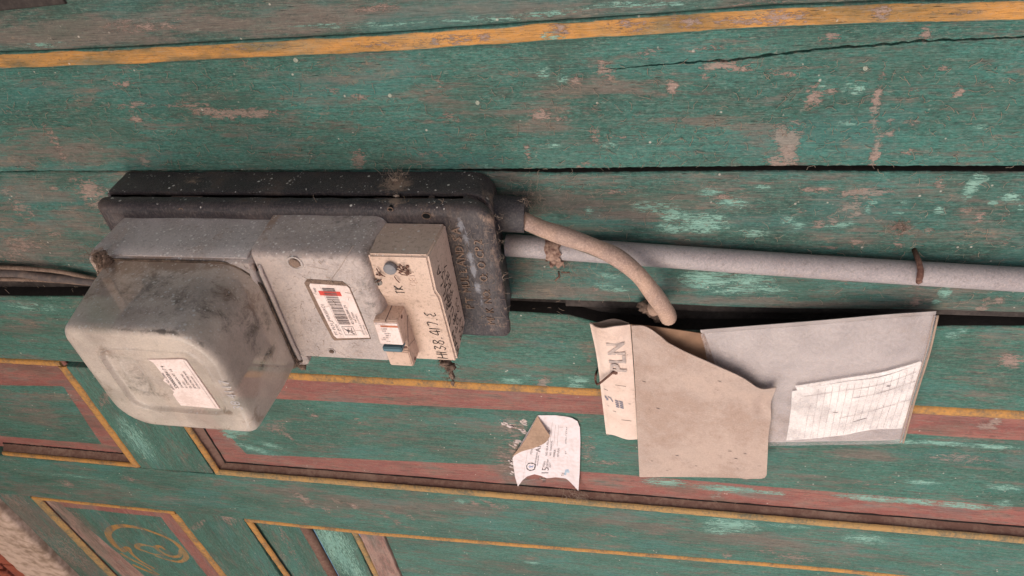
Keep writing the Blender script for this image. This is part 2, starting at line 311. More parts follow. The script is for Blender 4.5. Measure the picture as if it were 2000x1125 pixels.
def rrect(u0, u1, v0, v1, r, n=6):
    """rounded rectangle outline; r may be four radii: (u0v0, u1v0, u1v1, u0v1)"""
    rr = r if isinstance(r, (tuple, list)) else (r,) * 4; out = []
    for (cu, cv, a0), q in zip(((u0, v0, 180), (u1, v0, 270), (u1, v1, 0), (u0, v1, 90)), rr):
        q = max(q, 1e-5); c = (cu + (q if cu == u0 else -q), cv + (q if cv == v0 else -q))
        for k in range(n + 1):
            t = math.radians(a0 + 90 * k / n); out.append((c[0] + q * math.cos(t), c[1] + q * math.sin(t)))
    return out
def loft(rings, cap0=False, cap1=True):
    """rings: list of (outline, w or function) with equal counts"""
    V = []; F = []; n = len(rings[0][0])
    for o, w in rings: V += [(a, b, w if not callable(w) else w(a, b)) for a, b in o]
    for i in range(len(rings) - 1):
        for k in range(n): F.append((i * n + k, i * n + (k + 1) % n, (i + 1) * n + (k + 1) % n, (i + 1) * n + k))
    if cap0: F.append(tuple(range(n)))
    if cap1: F.append(tuple((len(rings) - 1) * n + k for k in range(n)))
    return V, F
def coons(top, right, bottom, left, nu, nv, bulge=None):
    """grid between four edges, each a list of uvw points; top & bottom run the same way, left & right run the same way"""
    def res(pl, n):
        p = np.array(spline(pl, 12)) if len(pl) > 2 else np.array(pl, float); s = np.concatenate([[0], np.cumsum(np.linalg.norm(np.diff(p, axis=0), axis=1))]); s /= s[-1]
        t = np.linspace(0, 1, n); return np.stack([np.interp(t, s, p[:, k]) for k in range(3)], 1)
    T, B = res(top, nu), res(bottom, nu); Lf, Rt = res(left, nv), res(right, nv); G = np.zeros((nu, nv, 3))
    for i in range(nu):
        for j in range(nv):
            s, t = i / (nu - 1), j / (nv - 1)
            G[i, j] = (1 - t) * T[i] + t * B[i] + (1 - s) * Lf[j] + s * Rt[j] - ((1 - s) * (1 - t) * T[0] + s * (1 - t) * T[-1] + (1 - s) * t * B[0] + s * t * B[-1])
            if bulge: G[i, j, 2] += bulge(s, t)
    return G
def gridobj(name, G, mat, parent=None, base=None, thick=0.0003, smooth=True, label=None):
    nu, nv = G.shape[:2]; nrm = np.zeros_like(G)
    du = np.gradient(G, axis=0); dv = np.gradient(G, axis=1); nrm = np.cross(du, dv); nrm /= (np.linalg.norm(nrm, axis=2, keepdims=True) + 1e-12)
    if nrm[:, :, 2].mean() < 0: nrm = -nrm
    top = G.reshape(-1, 3); bot = (G - nrm * thick).reshape(-1, 3); N = nu * nv; I = np.arange(N).reshape(nu, nv)
    F = np.stack([I[:-1, :-1], I[1:, :-1], I[1:, 1:], I[:-1, 1:]], -1).reshape(-1, 4); ring = np.concatenate([I[:-1, 0], I[-1, :-1], I[1:, -1][::-1], I[0, 1:][::-1]])
    m = len(ring); j = np.arange(m); j2 = (j + 1) % m
    FF = np.concatenate([F, F[:, ::-1] + N, np.stack([ring[j2], ring[j], N + ring[j], N + ring[j2]], -1)])
    o = raw(name, np.concatenate([top, bot]), FF.tolist(), mat, parent, base, smooth, True, sharp=50)
    if label: o['label'] = label
    return o
# ---- flat print: text and pen strokes as thin meshes
def text2d(s, size, x, y, shear=0.0, sx=1.0, rot=0.0, bold=0.0):
    cu = bpy.data.curves.new('t', 'FONT'); cu.body = s; cu.size = 1; cu.resolution_u = 2; cu.offset = bold; cu.shear = 0
    ob = bpy.data.objects.new('t', cu); COL.objects.link(ob); dg = bpy.context.evaluated_depsgraph_get(); me = ob.evaluated_get(dg).to_mesh()
    v = [(q.co.x, q.co.y) for q in me.vertices]; f = [tuple(p.vertices) for p in me.polygons]
    ob.evaluated_get(dg).to_mesh_clear(); bpy.data.objects.remove(ob); bpy.data.curves.remove(cu)
    c_, s_ = math.cos(rot), math.sin(rot); v = [((a * sx + b * shear) * size, b * size) for a, b in v]
    return [(x + a * c_ - b * s_, y + a * s_ + b * c_) for a, b in v], f
def stroke2d(pts, wd_, taper=True):
    p = [np.array(q[:2], float) for q in (spline([(a, b, 0) for a, b in pts], 5) if len(pts) > 2 else [(a, b, 0) for a, b in pts])]; V = []; F = []
    for i, q in enumerate(p):
        d = p[min(i + 1, len(p) - 1)] - p[max(i - 1, 0)]; d /= np.linalg.norm(d) + 1e-12; s = np.array([-d[1], d[0]]); w_ = wd_ * (0.8 + 0.3 * math.sin(i * 1.3)); V += [tuple(q + s * w_ / 2), tuple(q - s * w_ / 2)]
    for i in range(len(p) - 1): F.append((2 * i, 2 * i + 1, 2 * i + 3, 2 * i + 2))
    return V, F
def rect2d(x0, y0, x1, y1): return [(x0, y0), (x1, y0), (x1, y1), (x0, y1)], [(0, 1, 2, 3)]
def printed(name, items, mp, mat, parent, lift=0.00012, label=None):
    """items in sheet coordinates -> mp(x, y) -> (u, v, w); the print lies just proud of the surface"""
    b = MB()
    for v, f in items: b.add([mp(x, y, lift) for x, y in v], f)
    o = raw(name, b.v, b.f, mat, parent, None, False, False)
    if label: o['label'] = label
    if name in ('ruled_lines', 'scuff_marks', 'faint_entry', 'barcode'): o['kind'] = 'stuff'
    return o
def quadmap(c00, c10, c11, c01, X=1.0, Y=1.0):
    """sheet (0..X, 0..Y) onto a quad in uvw"""
    a, b, c, d = (np.array(q, float) for q in (c00, c10, c11, c01)); n = np.cross(b - a, d - a); n /= np.linalg.norm(n)
    if n[2] < 0: n = -n
    def mp(x, y, lift=0.0):
        s, t = x / X, y / Y; q = (1 - s) * (1 - t) * a + s * (1 - t) * b + s * t * c + (1 - s) * t * d + n * lift; return tuple(q)
    return mp
def fluff(name, mat, spots, parent=None, base=None, seed=3, rad=0.00012, label=None, cat=None, kind=None, nseg=6):
    """tangled dusty fibres; spots: (u, v, w, spread_u, spread_v, spread_w, count, length)"""
    r = random.Random(seed); b = MB()
    for (u, v, w, a, c, e, cnt, ln) in spots:
        for _ in range(cnt):
            p = np.array([u + r.gauss(0, a), v + r.gauss(0, c), w + abs(r.gauss(0, e))]); d = np.array([r.gauss(0, 1), r.gauss(0, 1), r.gauss(0, .5)]); d /= np.linalg.norm(d); pts = [p]
            for k in range(nseg):
                d = d + np.array([r.gauss(0, .5), r.gauss(0, .5), r.gauss(0, .35)]); d /= np.linalg.norm(d); q = pts[-1] + d * ln / nseg; q[2] = max(q[2], w - 0.0003); pts.append(q)
            b.tube(pts, rad * r.uniform(.6, 1.4), 3, False)
    o = raw(name, b.v, b.f, mat, parent, base, True, False)
    return tag(o, label, cat, kind=kind)
def lump(b, u, v, w, ru, rv, rw, seed, n=10, rough=.35):
    r = random.Random(seed); V = []; F = []
    for i in range(n + 1):
        th = math.pi * i / n
        for k in range(n):
            ph = 2 * math.pi * k / n; d = np.array([math.sin(th) * math.cos(ph), math.sin(th) * math.sin(ph), math.cos(th)])
            q = 1 + rough * mnoise.noise(Vector(d * 2.3) + Vector((seed * 3.1, 0, 0))) * 2 + r.uniform(-.12, .12) * rough * 2
            V.append((u + d[0] * ru * q, v + d[1] * rv * q, w + d[2] * rw * q))
    for i in range(n):
        for k in range(n): F.append((i * n + k, i * n + (k + 1) % n, (i + 1) * n + (k + 1) % n, (i + 1) * n + k))
    b.add(V, F)
# ================================================================ MATERIALS
m_wall = wood_paint('weathered_green_paint', dirt=0.8)
m_wall2 = wood_paint('weathered_green_paint_worn', base=(0.020, 0.072, 0.056), alt=(0.040, 0.138, 0.115), dirt=1.15)
m_trim = wood_paint('dark_worn_green_paint', base=(0.026, 0.062, 0.050), alt=(0.038, 0.092, 0.075), dirt=1.1, gold=(0.42, 0.20, 0.04))
m_pan = wood_paint('panel_paint', base=(0.026, 0.100, 0.073), alt=(0.043, 0.152, 0.116), dirt=0.95)
m_band = wood_paint('orange_band_paint', base=(0.035, 0.10, 0.08), dirt=0.1, gold=(0.52, 0.235, 0.055))
m_gold = flat('gold_paint', (0.45, 0.215, 0.06), 0.75, 0.5, 420, 0.7, (0.17, 0.115, 0.07))
m_gold2 = flat('olive_gold_paint', (0.37, 0.215, 0.085), 0.8, 0.5, 420, 0.7, (0.14, 0.12, 0.08))
m_brown = flat('brown_dusty_wood', (0.13, 0.065, 0.05), 0.85, 0.5, 260, 0.6, (0.21, 0.13, 0.10))
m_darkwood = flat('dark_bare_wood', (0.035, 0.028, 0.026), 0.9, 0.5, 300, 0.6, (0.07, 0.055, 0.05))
m_gapdark = flat('gap_shade_and_crack', (0.016, 0.013, 0.012), 0.95, 0.4, 300, 0.5, (0.03, 0.022, 0.02))  # near-black paints shade onto board edges in the gaps; also panel cracks
m_pale = flat('pale_limed_timber', (0.55, 0.40, 0.33), 0.9, 0.5, 90, 0.25, (0.25, 0.17, 0.125))
m_brick = flat('red_brick', (0.33, 0.085, 0.05), 0.9, 0.5, 220, 0.7, (0.20, 0.06, 0.045))
m_filler = flat('chalky_filler', (0.34, 0.36, 0.30), 0.9, 0.4, 900)
m_mortar = flat('sooty_mortar', (0.10, 0.07, 0.06), 0.95, 0.4, 300, 0.8)
# ================================================================ GROUND (out of view below: what bounces the daylight up)
g = MB(); g.box(Z0, Z0 + 0.05, -6, 6, -0.3, 12)
tag(g.build('ground', flat('pale_cement_floor', (0.62, 0.57, 0.55), 0.95, 0.2, 4, 0.2, (0.54, 0.49, 0.47)), base=(Z0, 0, 0)), kind='structure')
# unseen roof slab added to shade the upper (left) end of the wall
q = MB(); q.box(-1.32, -1.24, -6, 6, 0.0, 1.9); tag(q.build('unseen_shade_roof', flat('shade_roof_brown', (0.16, 0.12, 0.10), 0.9, 0.3, 6), base=(-1.28, 0, 0)), kind='structure')
# ================================================================ BOARDED WALL
wall = thing('boarded_wall', 'green painted boarded wall of long weathered planks behind the meter with one orange band', 'wall', (0, 0.2, 0))
goldline = lambda d: lin([(at(x, y, 0.0)[0], at(x, y, 0.0)[1] + d) for x, y in [(-300, 130), (0, 115), (250, 106), (500, 92), (750, 80), (1000, 62), (1250, 46), (1500, 29), (1700, 21), (2050, 13)]])
gl = goldline(0.0)
bl_top = [('b', 270, 50, 60, 10, .5), ('b', 330, 45, 22, 6, .7), ('d', 150, 60, 200, 30, 1.1), ('d', 450, 45, 120, 25, 1.2), ('d', 650, 30, 200, 22, 1.0), ('d', 900, 18, 200, 18, .9), ('m', 700, 48, 150, 4, .45), ('m', 950, 38, 90, 4, .6), ('m', 90, 88, 60, 4, .45),
          ('b', 740, 17, 50, 8, .35), ('m', 1250, 8, 90, 3, .7), ('m', 1090, 24, 60, 4, .5), ('m', 1020, 33, 60, 3, .5), ('b', 1480, 6, 60, 6, .5)]
sheet('top_board', wall, m_trim, -0.62, 0.30, lambda u: gl(u) - 0.045, lambda u: gl(u) - 0.0052, 0.003, 0.02, 0.0022, 0.002, bl=bl_top, wav=0.0006, prof=lambda u, v, t: 0.002 * np.sin(t * 9) * (1 - t) + 0.0022 * (t > .9) * (t - .9) * 0)
def goldband(u, v):
    b = np.zeros((len(u), 3)); c = gl(u) + 0.0006 * vnoise(u, u * 0, .05, 1, 5); hw = 0.0042 + 0.0004 * vnoise(u, u * 0, .09, 1, 9); b[:, 1] = sd2(hw - np.abs(v - c)); return b
bl_gold = [('b', 740, 88, 40, 5, .55), ('b', 500, 92, 60, 5, .4), ('b', 880, 78, 45, 6, .7), ('b', 940, 72, 20, 6, .5), ('b', 1090, 58, 20, 8, .7), ('b', 1230, 50, 40, 8, .6), ('b', 1340, 44, 30, 9, .7), ('b', 1450, 40, 45, 6, .65), ('b', 1515, 36, 25, 10, .9), ('b', 1560, 34, 18, 9, .6), ('b', 1720, 25, 14, 10, .8), ('m', 1080, 70, 20, 7, .6), ('b', 820, 90, 14, 6, .4), ('d', 1200, 45, 100, 5, .5), ('b', 1880, 25, 40, 3, .4)]
sheet('orange_band', wall, m_band, -0.62, 0.30, lambda u: gl(u) - 0.0052, lambda u: gl(u) + 0.0052, 0.0042, 0.012, 0.0016, 0.0018, bandf=goldband, bl=bl_gold, wav=0.0002)
bl1 = [('b', 270, 205, 30, 5, .55), ('b', 410, 216, 40, 5, .6), ('b', 470, 221, 60, 6, .95), ('b', 440, 226, 25, 6, .7), ('b', 262, 230, 9, 9, .8), ('b', 360, 205, 45, 4, .4), ('b', 112, 285, 8, 40, .45), ('b', 280, 312, 8, 9, .75), ('b', 700, 310, 10, 16, .8), ('b', 240, 165, 22, 5, .5),
       ('b', 1120, 158, 12, 6, .6), ('b', 1185, 140, 14, 12, .75), ('b', 1175, 125, 5, 8, .7), ('b', 1312, 171, 9, 9, .95), ('b', 1270, 104, 20, 8, .55), ('b', 1375, 95, 30, 6, .55), ('b', 1400, 127, 30, 7, .8), ('b', 1450, 132, 28, 8, .55), ('b', 1530, 140, 25, 8, .55), ('b', 1375, 148, 7, 4, .9),
       ('b', 1590, 190, 11, 20, .95), ('b', 1624, 174, 10, 8, .6), ('b', 1713, 195, 7, 32, .95), ('b', 1708, 245, 4, 14, .8), ('b', 1709, 300, 7, 26, .95), ('b', 1526, 268, 15, 16, 1.2), ('b', 1543, 292, 14, 30, 1.25), ('b', 1512, 316, 14, 9, 1.1), ('b', 1740, 260, 7, 5, .7), ('b', 1739, 235, 5, 5, .7), ('b', 1845, 134, 9, 4, .8), ('b', 1872, 185, 10, 7, .8), ('b', 1775, 298, 14, 4, .6), ('b', 1808, 65, 9, 12, .6), ('b', 1620, 75, 16, 7, .7), ('b', 1775, 240, 20, 4, .5), ('b', 1785, 178, 16, 4, .4),
       ('b', 1055, 222, 16, 10, .7), ('b', 1030, 297, 5, 14, .75), ('b', 1160, 262, 8, 16, .5), ('b', 1105, 232, 20, 4, .5), ('b', 1220, 268, 30, 4, .4), ('b', 1140, 325, 18, 5, .6), ('b', 860, 170, 8, 16, .4), ('b', 880, 230, 20, 10, .45), ('b', 650, 178, 12, 8, .55), ('b', 705, 190, 16, 7, .5), ('b', 850, 300, 60, 4, .55),
       ('m', 1670, 172, 20, 9, .7), ('m', 1605, 175, 10, 8, .6), ('m', 1660, 240, 25, 4, .5), ('m', 1920, 248, 20, 4, .5), ('m', 945, 325, 14, 4, .6), ('m', 1080, 285, 14, 4, .5), ('m', 1190, 283, 16, 4, .45), ('m', 1060, 140, 12, 10, .5), ('m', 1100, 155, 12, 8, .45), ('m', 700, 315, 18, 8, .4),
       ('d', 120, 300, 160, 35, .9), ('d', 430, 190, 90, 12, .6), ('d', 330, 250, 260, 12, .5), ('d', 470, 270, 80, 30, .5), ('d', 800, 190, 120, 14, .5), ('d', 1180, 170, 110, 16, .9), ('d', 1060, 240, 60, 40, .6), ('d', 1300, 240, 200, 14, .5), ('d', 860, 190, 60, 30, .7), ('d', 1480, 270, 40, 40, .5), ('d', 1550, 130, 120, 14, .5), ('d', 560, 150, 260, 10, .3)]
crk = linpx([(1040, 140), (1130, 137), (1200, 135), (1270, 128), (1360, 121), (1430, 118), (1480, 111), (1600, 97), (1640, 93), (1700, 90), (1800, 80), (1900, 77), (2050, 70)], 0.0)
uc0 = at(1110, 137)[0]; uc1 = at(2050, 70)[0]
def gap(u): return np.clip((u - uc0) / 0.08, 0, 1) * (0.00065 + 0.0004 * vnoise(u, u * 0, .012, 1, 44)) * (1 - 0.25 * np.clip((u - .1) / .06, 0, 1))
g1 = linpx([(-300, 338), (0, 336), (80, 334), (200, 335), (1000, 331), (1500, 325), (2050, 325)], 0.0)
jagl = lambda u: crk(u) + 0.0005 * vnoise(u, u * 0, .012, 1, 77) + 0.0004 * vnoise(u, u * 0, .0035, 1, 78)
sheet('wide_board', wall, m_wall, -0.62, 0.30, lambda u: gl(u) + 0.0055, g1, 0.0, 0.02, 0.0015, 0.0012, bl=bl1, split=(jagl, gap), edge_mat=m_gapdark, jag=0.00032)
g1b = lambda u: g1(u) + 0.0016 + 0.0028 * np.clip((u + .14) / .08, 0, 1) + .0008 * np.clip(u / .2, 0, 1)
g2 = linpx([(-300, 551), (0, 552), (170, 555), (600, 572), (1005, 589), (1250, 597), (1400, 605), (1560, 609), (1800, 611), (2050, 619)], 0.0)
bl2 = [('b', 178, 372, 24, 16, .85), ('b', 195, 392, 22, 14, .75), ('b', 150, 352, 16, 6, .4), ('b', 38, 400, 16, 28, .5), ('b', 10, 372, 16, 8, .5), ('b', 40, 478, 40, 12, .5), ('b', 20, 500, 30, 14, .5), ('b', 105, 368, 7, 4, .6), ('b', 105, 457, 14, 4, .6), ('b', 212, 430, 10, 26, .5),
       ('b', 1590, 371, 26, 3, .8), ('b', 1675, 377, 30, 5, 1.1, -12), ('b', 1715, 378, 22, 4, .9, -18), ('b', 1660, 403, 20, 6, 1.1, -22), ('b', 1672, 418, 12, 6, .8, -30), ('b', 1627, 430, 7, 9, .8), ('b', 1600, 435, 10, 7, .6), ('b', 1568, 412, 7, 7, .6), ('b', 1838, 356, 9, 9, .8), ('b', 1880, 410, 20, 3, .5), ('b', 1912, 424, 8, 10, .75), ('b', 1960, 425, 8, 12, .6), ('b', 1760, 445, 17, 12, .7), ('b', 1812, 452, 8, 5, .8), ('b', 1755, 480, 9, 10, .6), ('b', 1672, 473, 9, 7, .75), ('b', 1965, 476, 6, 8, .7), ('b', 1625, 485, 20, 4, .5), ('b', 1410, 385, 16, 6, .6),
       ('b', 1790, 590, 9, 10, .8), ('b', 1790, 570, 5, 16, .4), ('b', 1922, 600, 9, 12, .9), ('b', 1950, 587, 12, 5, .8), ('b', 1660, 552, 14, 3, .5), ('b', 1110, 425, 8, 4, .3), ('b', 1210, 375, 40, 4, .4), ('b', 1160, 565, 8, 4, .5),
       ('m', 1375, 437, 36, 12, 1.0), ('m', 1430, 398, 22, 7, .9), ('m', 1320, 422, 24, 10, .75), ('m', 1385, 375, 20, 5, .7), ('m', 1310, 445, 26, 8, .7), ('m', 1150, 411, 7, 5, .7), ('m', 1490, 365, 14, 3, .6), ('m', 1470, 455, 30, 6, .55), ('m', 1560, 440, 12, 6, .55), ('m', 1640, 440, 26, 4, .7, -15), ('m', 1540, 430, 16, 8, .45), ('m', 1280, 405, 40, 10, .5),
       ('m', 1898, 366, 9, 16, 1.2, 10), ('m', 1915, 350, 12, 5, .9), ('m', 1975, 388, 14, 7, .9, 20), ('m', 1940, 396, 8, 4, .7), ('m', 1705, 394, 9, 4, .9), ('m', 1834, 411, 7, 4, 1.0), ('m', 1766, 395, 5, 3, .8), ('m', 1695, 410, 5, 5, .7), ('m', 1755, 417, 12, 3, .6), ('m', 1995, 405, 5, 5, .7),
       ('m', 1375, 546, 38, 12, 1.0), ('m', 1455, 548, 40, 10, .8), ('m', 1500, 565, 32, 6, .7), ('m', 1430, 568, 40, 6, .5), ('m', 1188, 540, 20, 4, .7), ('m', 1180, 557, 16, 5, .6), ('m', 1205, 566, 24, 4, .65), ('m', 1845, 572, 9, 7, 1.0), ('m', 1830, 590, 8, 4, .6),
       ('d', 1150, 398, 90, 14, .95), ('d', 1215, 422, 60, 10, 1.2), ('d', 1050, 395, 50, 20, .8), ('d', 1080, 350, 120, 8, .6), ('d', 1000, 340, 30, 8, .6), ('d', 1100, 570, 90, 16, .9), ('d', 1450, 590, 160, 10, .9), ('d', 1620, 595, 60, 8, 1.0), ('d', 80, 380, 70, 18, .8), ('d', 150, 440, 80, 30, .6), ('d', 60, 490, 90, 25, .8), ('d', 1310, 480, 60, 10, .3), ('d', 1790, 565, 70, 12, .5), ('d', 1330, 386, 26, 6, .7)]
def knot(u, v, t):
    arris = -0.0010 * np.exp(-((v - g1b(u)) / 0.0020) ** 1) - .0015 * np.exp(-(g2(u) - v) / .004)
    c = at(1760, 445); d = np.sqrt(((u - c[0]) / 1.2) ** 2 + (v - c[1]) ** 2); return arris - 0.0022 * np.exp(-(d / 0.0022) ** 2) + 0.0011 * np.exp(-((d - 0.0042) / 0.0013) ** 2) * (1 + .5 * np.sin(np.arctan2(v - c[1], u - c[0]) * 5))
sheet('narrow_board', wall, m_wall2, -0.64, 0.30, g1b, g2, -0.0015, 0.016, 0.0016, 0.0012, bl=bl2, jag=0.00025, prof=knot, edge_mat=m_gapdark)
# dark bare batten seen at the bottom of the wide joint
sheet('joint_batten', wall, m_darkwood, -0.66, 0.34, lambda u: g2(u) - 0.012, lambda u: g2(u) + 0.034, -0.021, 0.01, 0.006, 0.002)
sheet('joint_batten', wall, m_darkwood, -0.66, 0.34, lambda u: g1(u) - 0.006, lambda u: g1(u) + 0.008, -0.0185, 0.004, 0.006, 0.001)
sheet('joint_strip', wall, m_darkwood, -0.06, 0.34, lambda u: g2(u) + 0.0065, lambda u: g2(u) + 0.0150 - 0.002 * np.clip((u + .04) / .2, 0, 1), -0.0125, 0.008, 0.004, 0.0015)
# dark batten in the top left corner
cb = linpx([(-300, 45), (0, 20), (130, 7), (200, 0)], 0.004)
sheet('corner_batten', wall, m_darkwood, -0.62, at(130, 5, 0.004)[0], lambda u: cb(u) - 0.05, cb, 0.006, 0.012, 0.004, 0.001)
# nail heads along the wide board
for px, py, s in ((578, 117, 1.0), (115, 123, 1.1), (762, 186, .8), (933, 200, .9), (1690, 133, .8)):
    u, v, w = at(px, py, 0.0); V, F = loft([(rrect(u - .0014 * s, u + .0014 * s, v - .0014 * s, v + .0014 * s, .0014 * s), -0.001), (rrect(u - .0014 * s, u + .0014 * s, v - .0014 * s, v + .0014 * s, .0014 * s), 0.0006), (rrect(u - .0006 * s, u + .0006 * s, v - .0006 * s, v + .0006 * s, .0006 * s), 0.0002)])
    b = MB(); b.add(V, F); b.build('nail_head', m_filler, wall, smooth=True)
# ================================================================ PANELLED WOODWORK
pan = thing('panelled_woodwork', 'green panelled woodwork below the meter with red borders and thin orange beads', 'panelling', (0, 0.6, -0.008))
WF, WP, WQ = -0.008, -0.016, -0.011
st_lo = linpx([(-300, 577), (0, 579), (180, 580), (600, 596), (1005, 610), (1110, 616), (1170, 632), (1300, 646), (1600, 649), (1760, 642), (1860, 638), (2050, 638)], WF)
def bead3(u): return 0.4362 - 0.0075 * (u + 0.6) / 0.87
def bead5(u): return 0.5985 - 0.0055 * np.clip((u + 0.55) / 0.42, 0, 1) * 1 - 0.003 * np.clip((u + .13) / .45, 0, 1)
def bead6(u): return 0.6915 - 0.022 * np.clip((u + 0.28) / .45, 0, 1)
bl3 = [('m', 1000, 744, 16, 4, .9), ('m', 1130, 742, 16, 5, .95), ('m', 1125, 756, 12, 5, .7), ('m', 1030, 735, 8, 3, .5), ('b', 1060, 748, 14, 9, .8), ('b', 1150, 700, 4, 8, .4), ('d', 960, 720, 120, 14, .4), ('d', 1060, 640, 90, 12, .4), ('m', 1860, 655, 14, 5, .6), ('m', 1880, 645, 10, 3, .5), ('b', 1975, 705, 20, 9, .9), ('b', 1962, 698, 10, 6, .8), ('d', 1900, 700, 60, 20, .5), ('d', 50, 640, 90, 20, .6), ('m', 60, 600, 60, 10, .35), ('d', 1900, 770, 50, 10, .6), ('d', 60, 700, 60, 8, .4)]
sheet('stile', pan, m_pan, -0.80, 0.36, st_lo, lambda u: bead3(u) - 0.0035, WF, 0.02, 0.0022, 0.0015, bl=bl3, edge_mat=m_gapdark)
bl5 = [('d', 700, 985, 150, 18, 1.0), ('d', 560, 960, 80, 14, .8), ('d', 850, 990, 120, 14, .9), ('d', 1250, 1020, 120, 14, .9), ('d', 1500, 1060, 200, 18, .9), ('m', 1430, 1026, 40, 9, .9), ('m', 1400, 1036, 24, 6, .6), ('m', 1690, 1052, 34, 5, .8), ('m', 1540, 1028, 40, 3, .5), ('m', 1690, 1058, 40, 4, .5), ('b', 1550, 1090, 34, 8, .55), ('b', 1500, 1076, 20, 5, .4), ('b', 1180, 1045, 40, 3, .4),
       ('b', 690, 988, 10, 3, .9, 50), ('b', 660, 980, 9, 3, .8, 50), ('b', 640, 996, 8, 3, .7, 50), ('b', 590, 972, 20, 4, .8, 55), ('b', 600, 985, 9, 3, .6, 50), ('b', 750, 1004, 8, 3, .6, 50), ('b', 800, 1010, 9, 3, .7, 60), ('b', 960, 985, 20, 3, .7, 30), ('b', 930, 985, 10, 3, .6, 40), ('b', 985, 990, 9, 3, .7, 50), ('m', 900, 980, 10, 3, .6), ('d', 50, 960, 60, 14, .6), ('d', 200, 965, 120, 14, .6), ('b', 130, 945, 12, 5, .6), ('b', 250, 935, 8, 4, .7), ('m', 140, 930, 80, 3, .3), ('b', 775, 1020, 5, 3, .8), ('b', 1420, 1085, 8, 4, .6)]
sheet('rail', pan, m_pan, -0.5425, -0.4535, 0.4395, bead6(np.array(-.5)) + 0.30, WF - 0.0004, 0.016, 0.0025, 0.001, grain='v', bl=[('b', 395, 945, 14, 14, .7), ('b', 440, 1005, 12, 12, .9), ('m', 268, 860, 16, 26, .8), ('m', 245, 830, 8, 14, .7), ('m', 285, 870, 10, 16, .6), ('b', 205, 780, 6, 22, .6, 40), ('b', 380, 1030, 5, 20, .5, 50), ('d', 330, 960, 40, 30, .8), ('d', 360, 980, 40, 20, .7)])
sheet('stile', pan, m_pan, -0.785, 0.42, lambda u: bead5(u) + 0.0035, lambda u: bead6(u) - 0.0032, WF + 0.0006, 0.02, 0.0025, 0.0012, bl=bl5)
sheet('stile', pan, m_pan, -0.86, -0.738, 0.40, 1.05, WF - 0.0008, 0.02, 0.004, 0.0015, grain='v', bl=[('b', 10, 960, 20, 30, .5), ('b', 120, 1070, 30, 30, .5), ('d', 60, 1010, 60, 40, .9), ('d', 160, 1100, 40, 30, .7)])
# --- beads
def b3(us, z=WF): return [(u, float(bead3(np.array(u))), z - .001) for u in us]
def beadline(fn, u0, u1): return [(u, float(fn(np.array(u))), WF - 0.001) for u in np.linspace(u0, u1, 12)]
beads = [(beadline(bead3, -0.4475, 0.36), .0084, m_gold), (beadline(bead3, -0.80, -0.5435), .006, m_gold), (beadline(bead5, -0.449, 0.42), .0078, m_gold2), (beadline(bead5, -0.72, -0.5465), .006, m_gold), (beadline(bead6, -0.4505, 0.42), .0070, m_gold), (beadline(bead6, -0.740, -0.5415), .006, m_gold),
         ([(-0.5445, 0.439, WF - .001), (-0.5465, 0.600, WF - .001)], .0085, m_gold), ([(-0.4505, 0.439, WF - .001), (-0.4465, 0.597, WF - .001)], .0066, m_gold), ([(-0.5455, 0.694, WF - .001), (-0.538, 1.0, WF - .001)], .010, m_gold), ([(-0.4475, 0.694, WF - .001), (-0.436, 1.0, WF - .001)], .0075, m_gold), ([(-0.737, 0.69, WF - .001), (-0.733, 1.05, WF - .001)], .012, m_gold2)]
for i, (p, wd_, m) in enumerate(beads): strip('bead', pan, m, p, wd_ * 1.08, 0.0024, seed=i)
# --- brown rebates between frame and panel (the faces that look up at the camera)
def face(name, u0, u1, fa, fb, mat):   # sloping strip from the panel up to the bead
    U = np.linspace(u0, u1, 60); G = np.zeros((60, 4, 3))
    for j, t in enumerate(np.linspace(0, 1, 4)): G[:, j, 0] = U; G[:, j, 1] = fa(U) * (1 - t) + fb(U) * t; G[:, j, 2] = WP + 0.0006 + (WF - WP - 0.0012) * t ** 1.3
    return gridobj(name, G, mat, pan, thick=0.004)
face('rebate', -0.446, 0.42, lambda u: bead5(u) - 0.0085, lambda u: bead5(u) - 0.002, m_brown); face('rebate', -0.72, -0.5475, lambda u: bead5(u) - 0.0095, lambda u: bead5(u) - 0.002, m_brown)
VV_ = np.linspace(.441, .5935, 40); G = np.zeros((5, 40, 3))
for i_, t in enumerate(np.linspace(0, 1, 5)): G[i_, :, 0] = -.4465 + t * .0085; G[i_, :, 1] = VV_ - .001 * t; G[i_, :, 2] = WF - .0006 + (WP - WF + .0010) * t ** .8
gridobj('rebate', G, flat('pink_brown_wood', (.20, .115, .09), .85, .5, 260, .6, (.12, .065, .05)), pan, thick=.003)
for fn_, (ua, ub) in ((lambda u: bead5(u) - .0088, (-.437, .42)), (lambda u: bead5(u) - .0098, (-.72, -.549))):
    U_ = np.linspace(ua, ub, 90); q = MB(); q.tube([(u_, float(fn_(np.array(u_))) + RS.uniform(-.0003, .0003), WP + .0004) for u_ in U_], [.0009 * RS.uniform(.5, 1.2) for _ in U_], 5); q.build('panel_joint', m_gapdark, pan)
q = MB(); q.tube([(-.4378 + RS.uniform(-.0003, .0003), v_, WP + .0006) for v_ in np.linspace(.45, .593, 40)], .0008, 5); q.build('panel_joint', m_gapdark, pan)
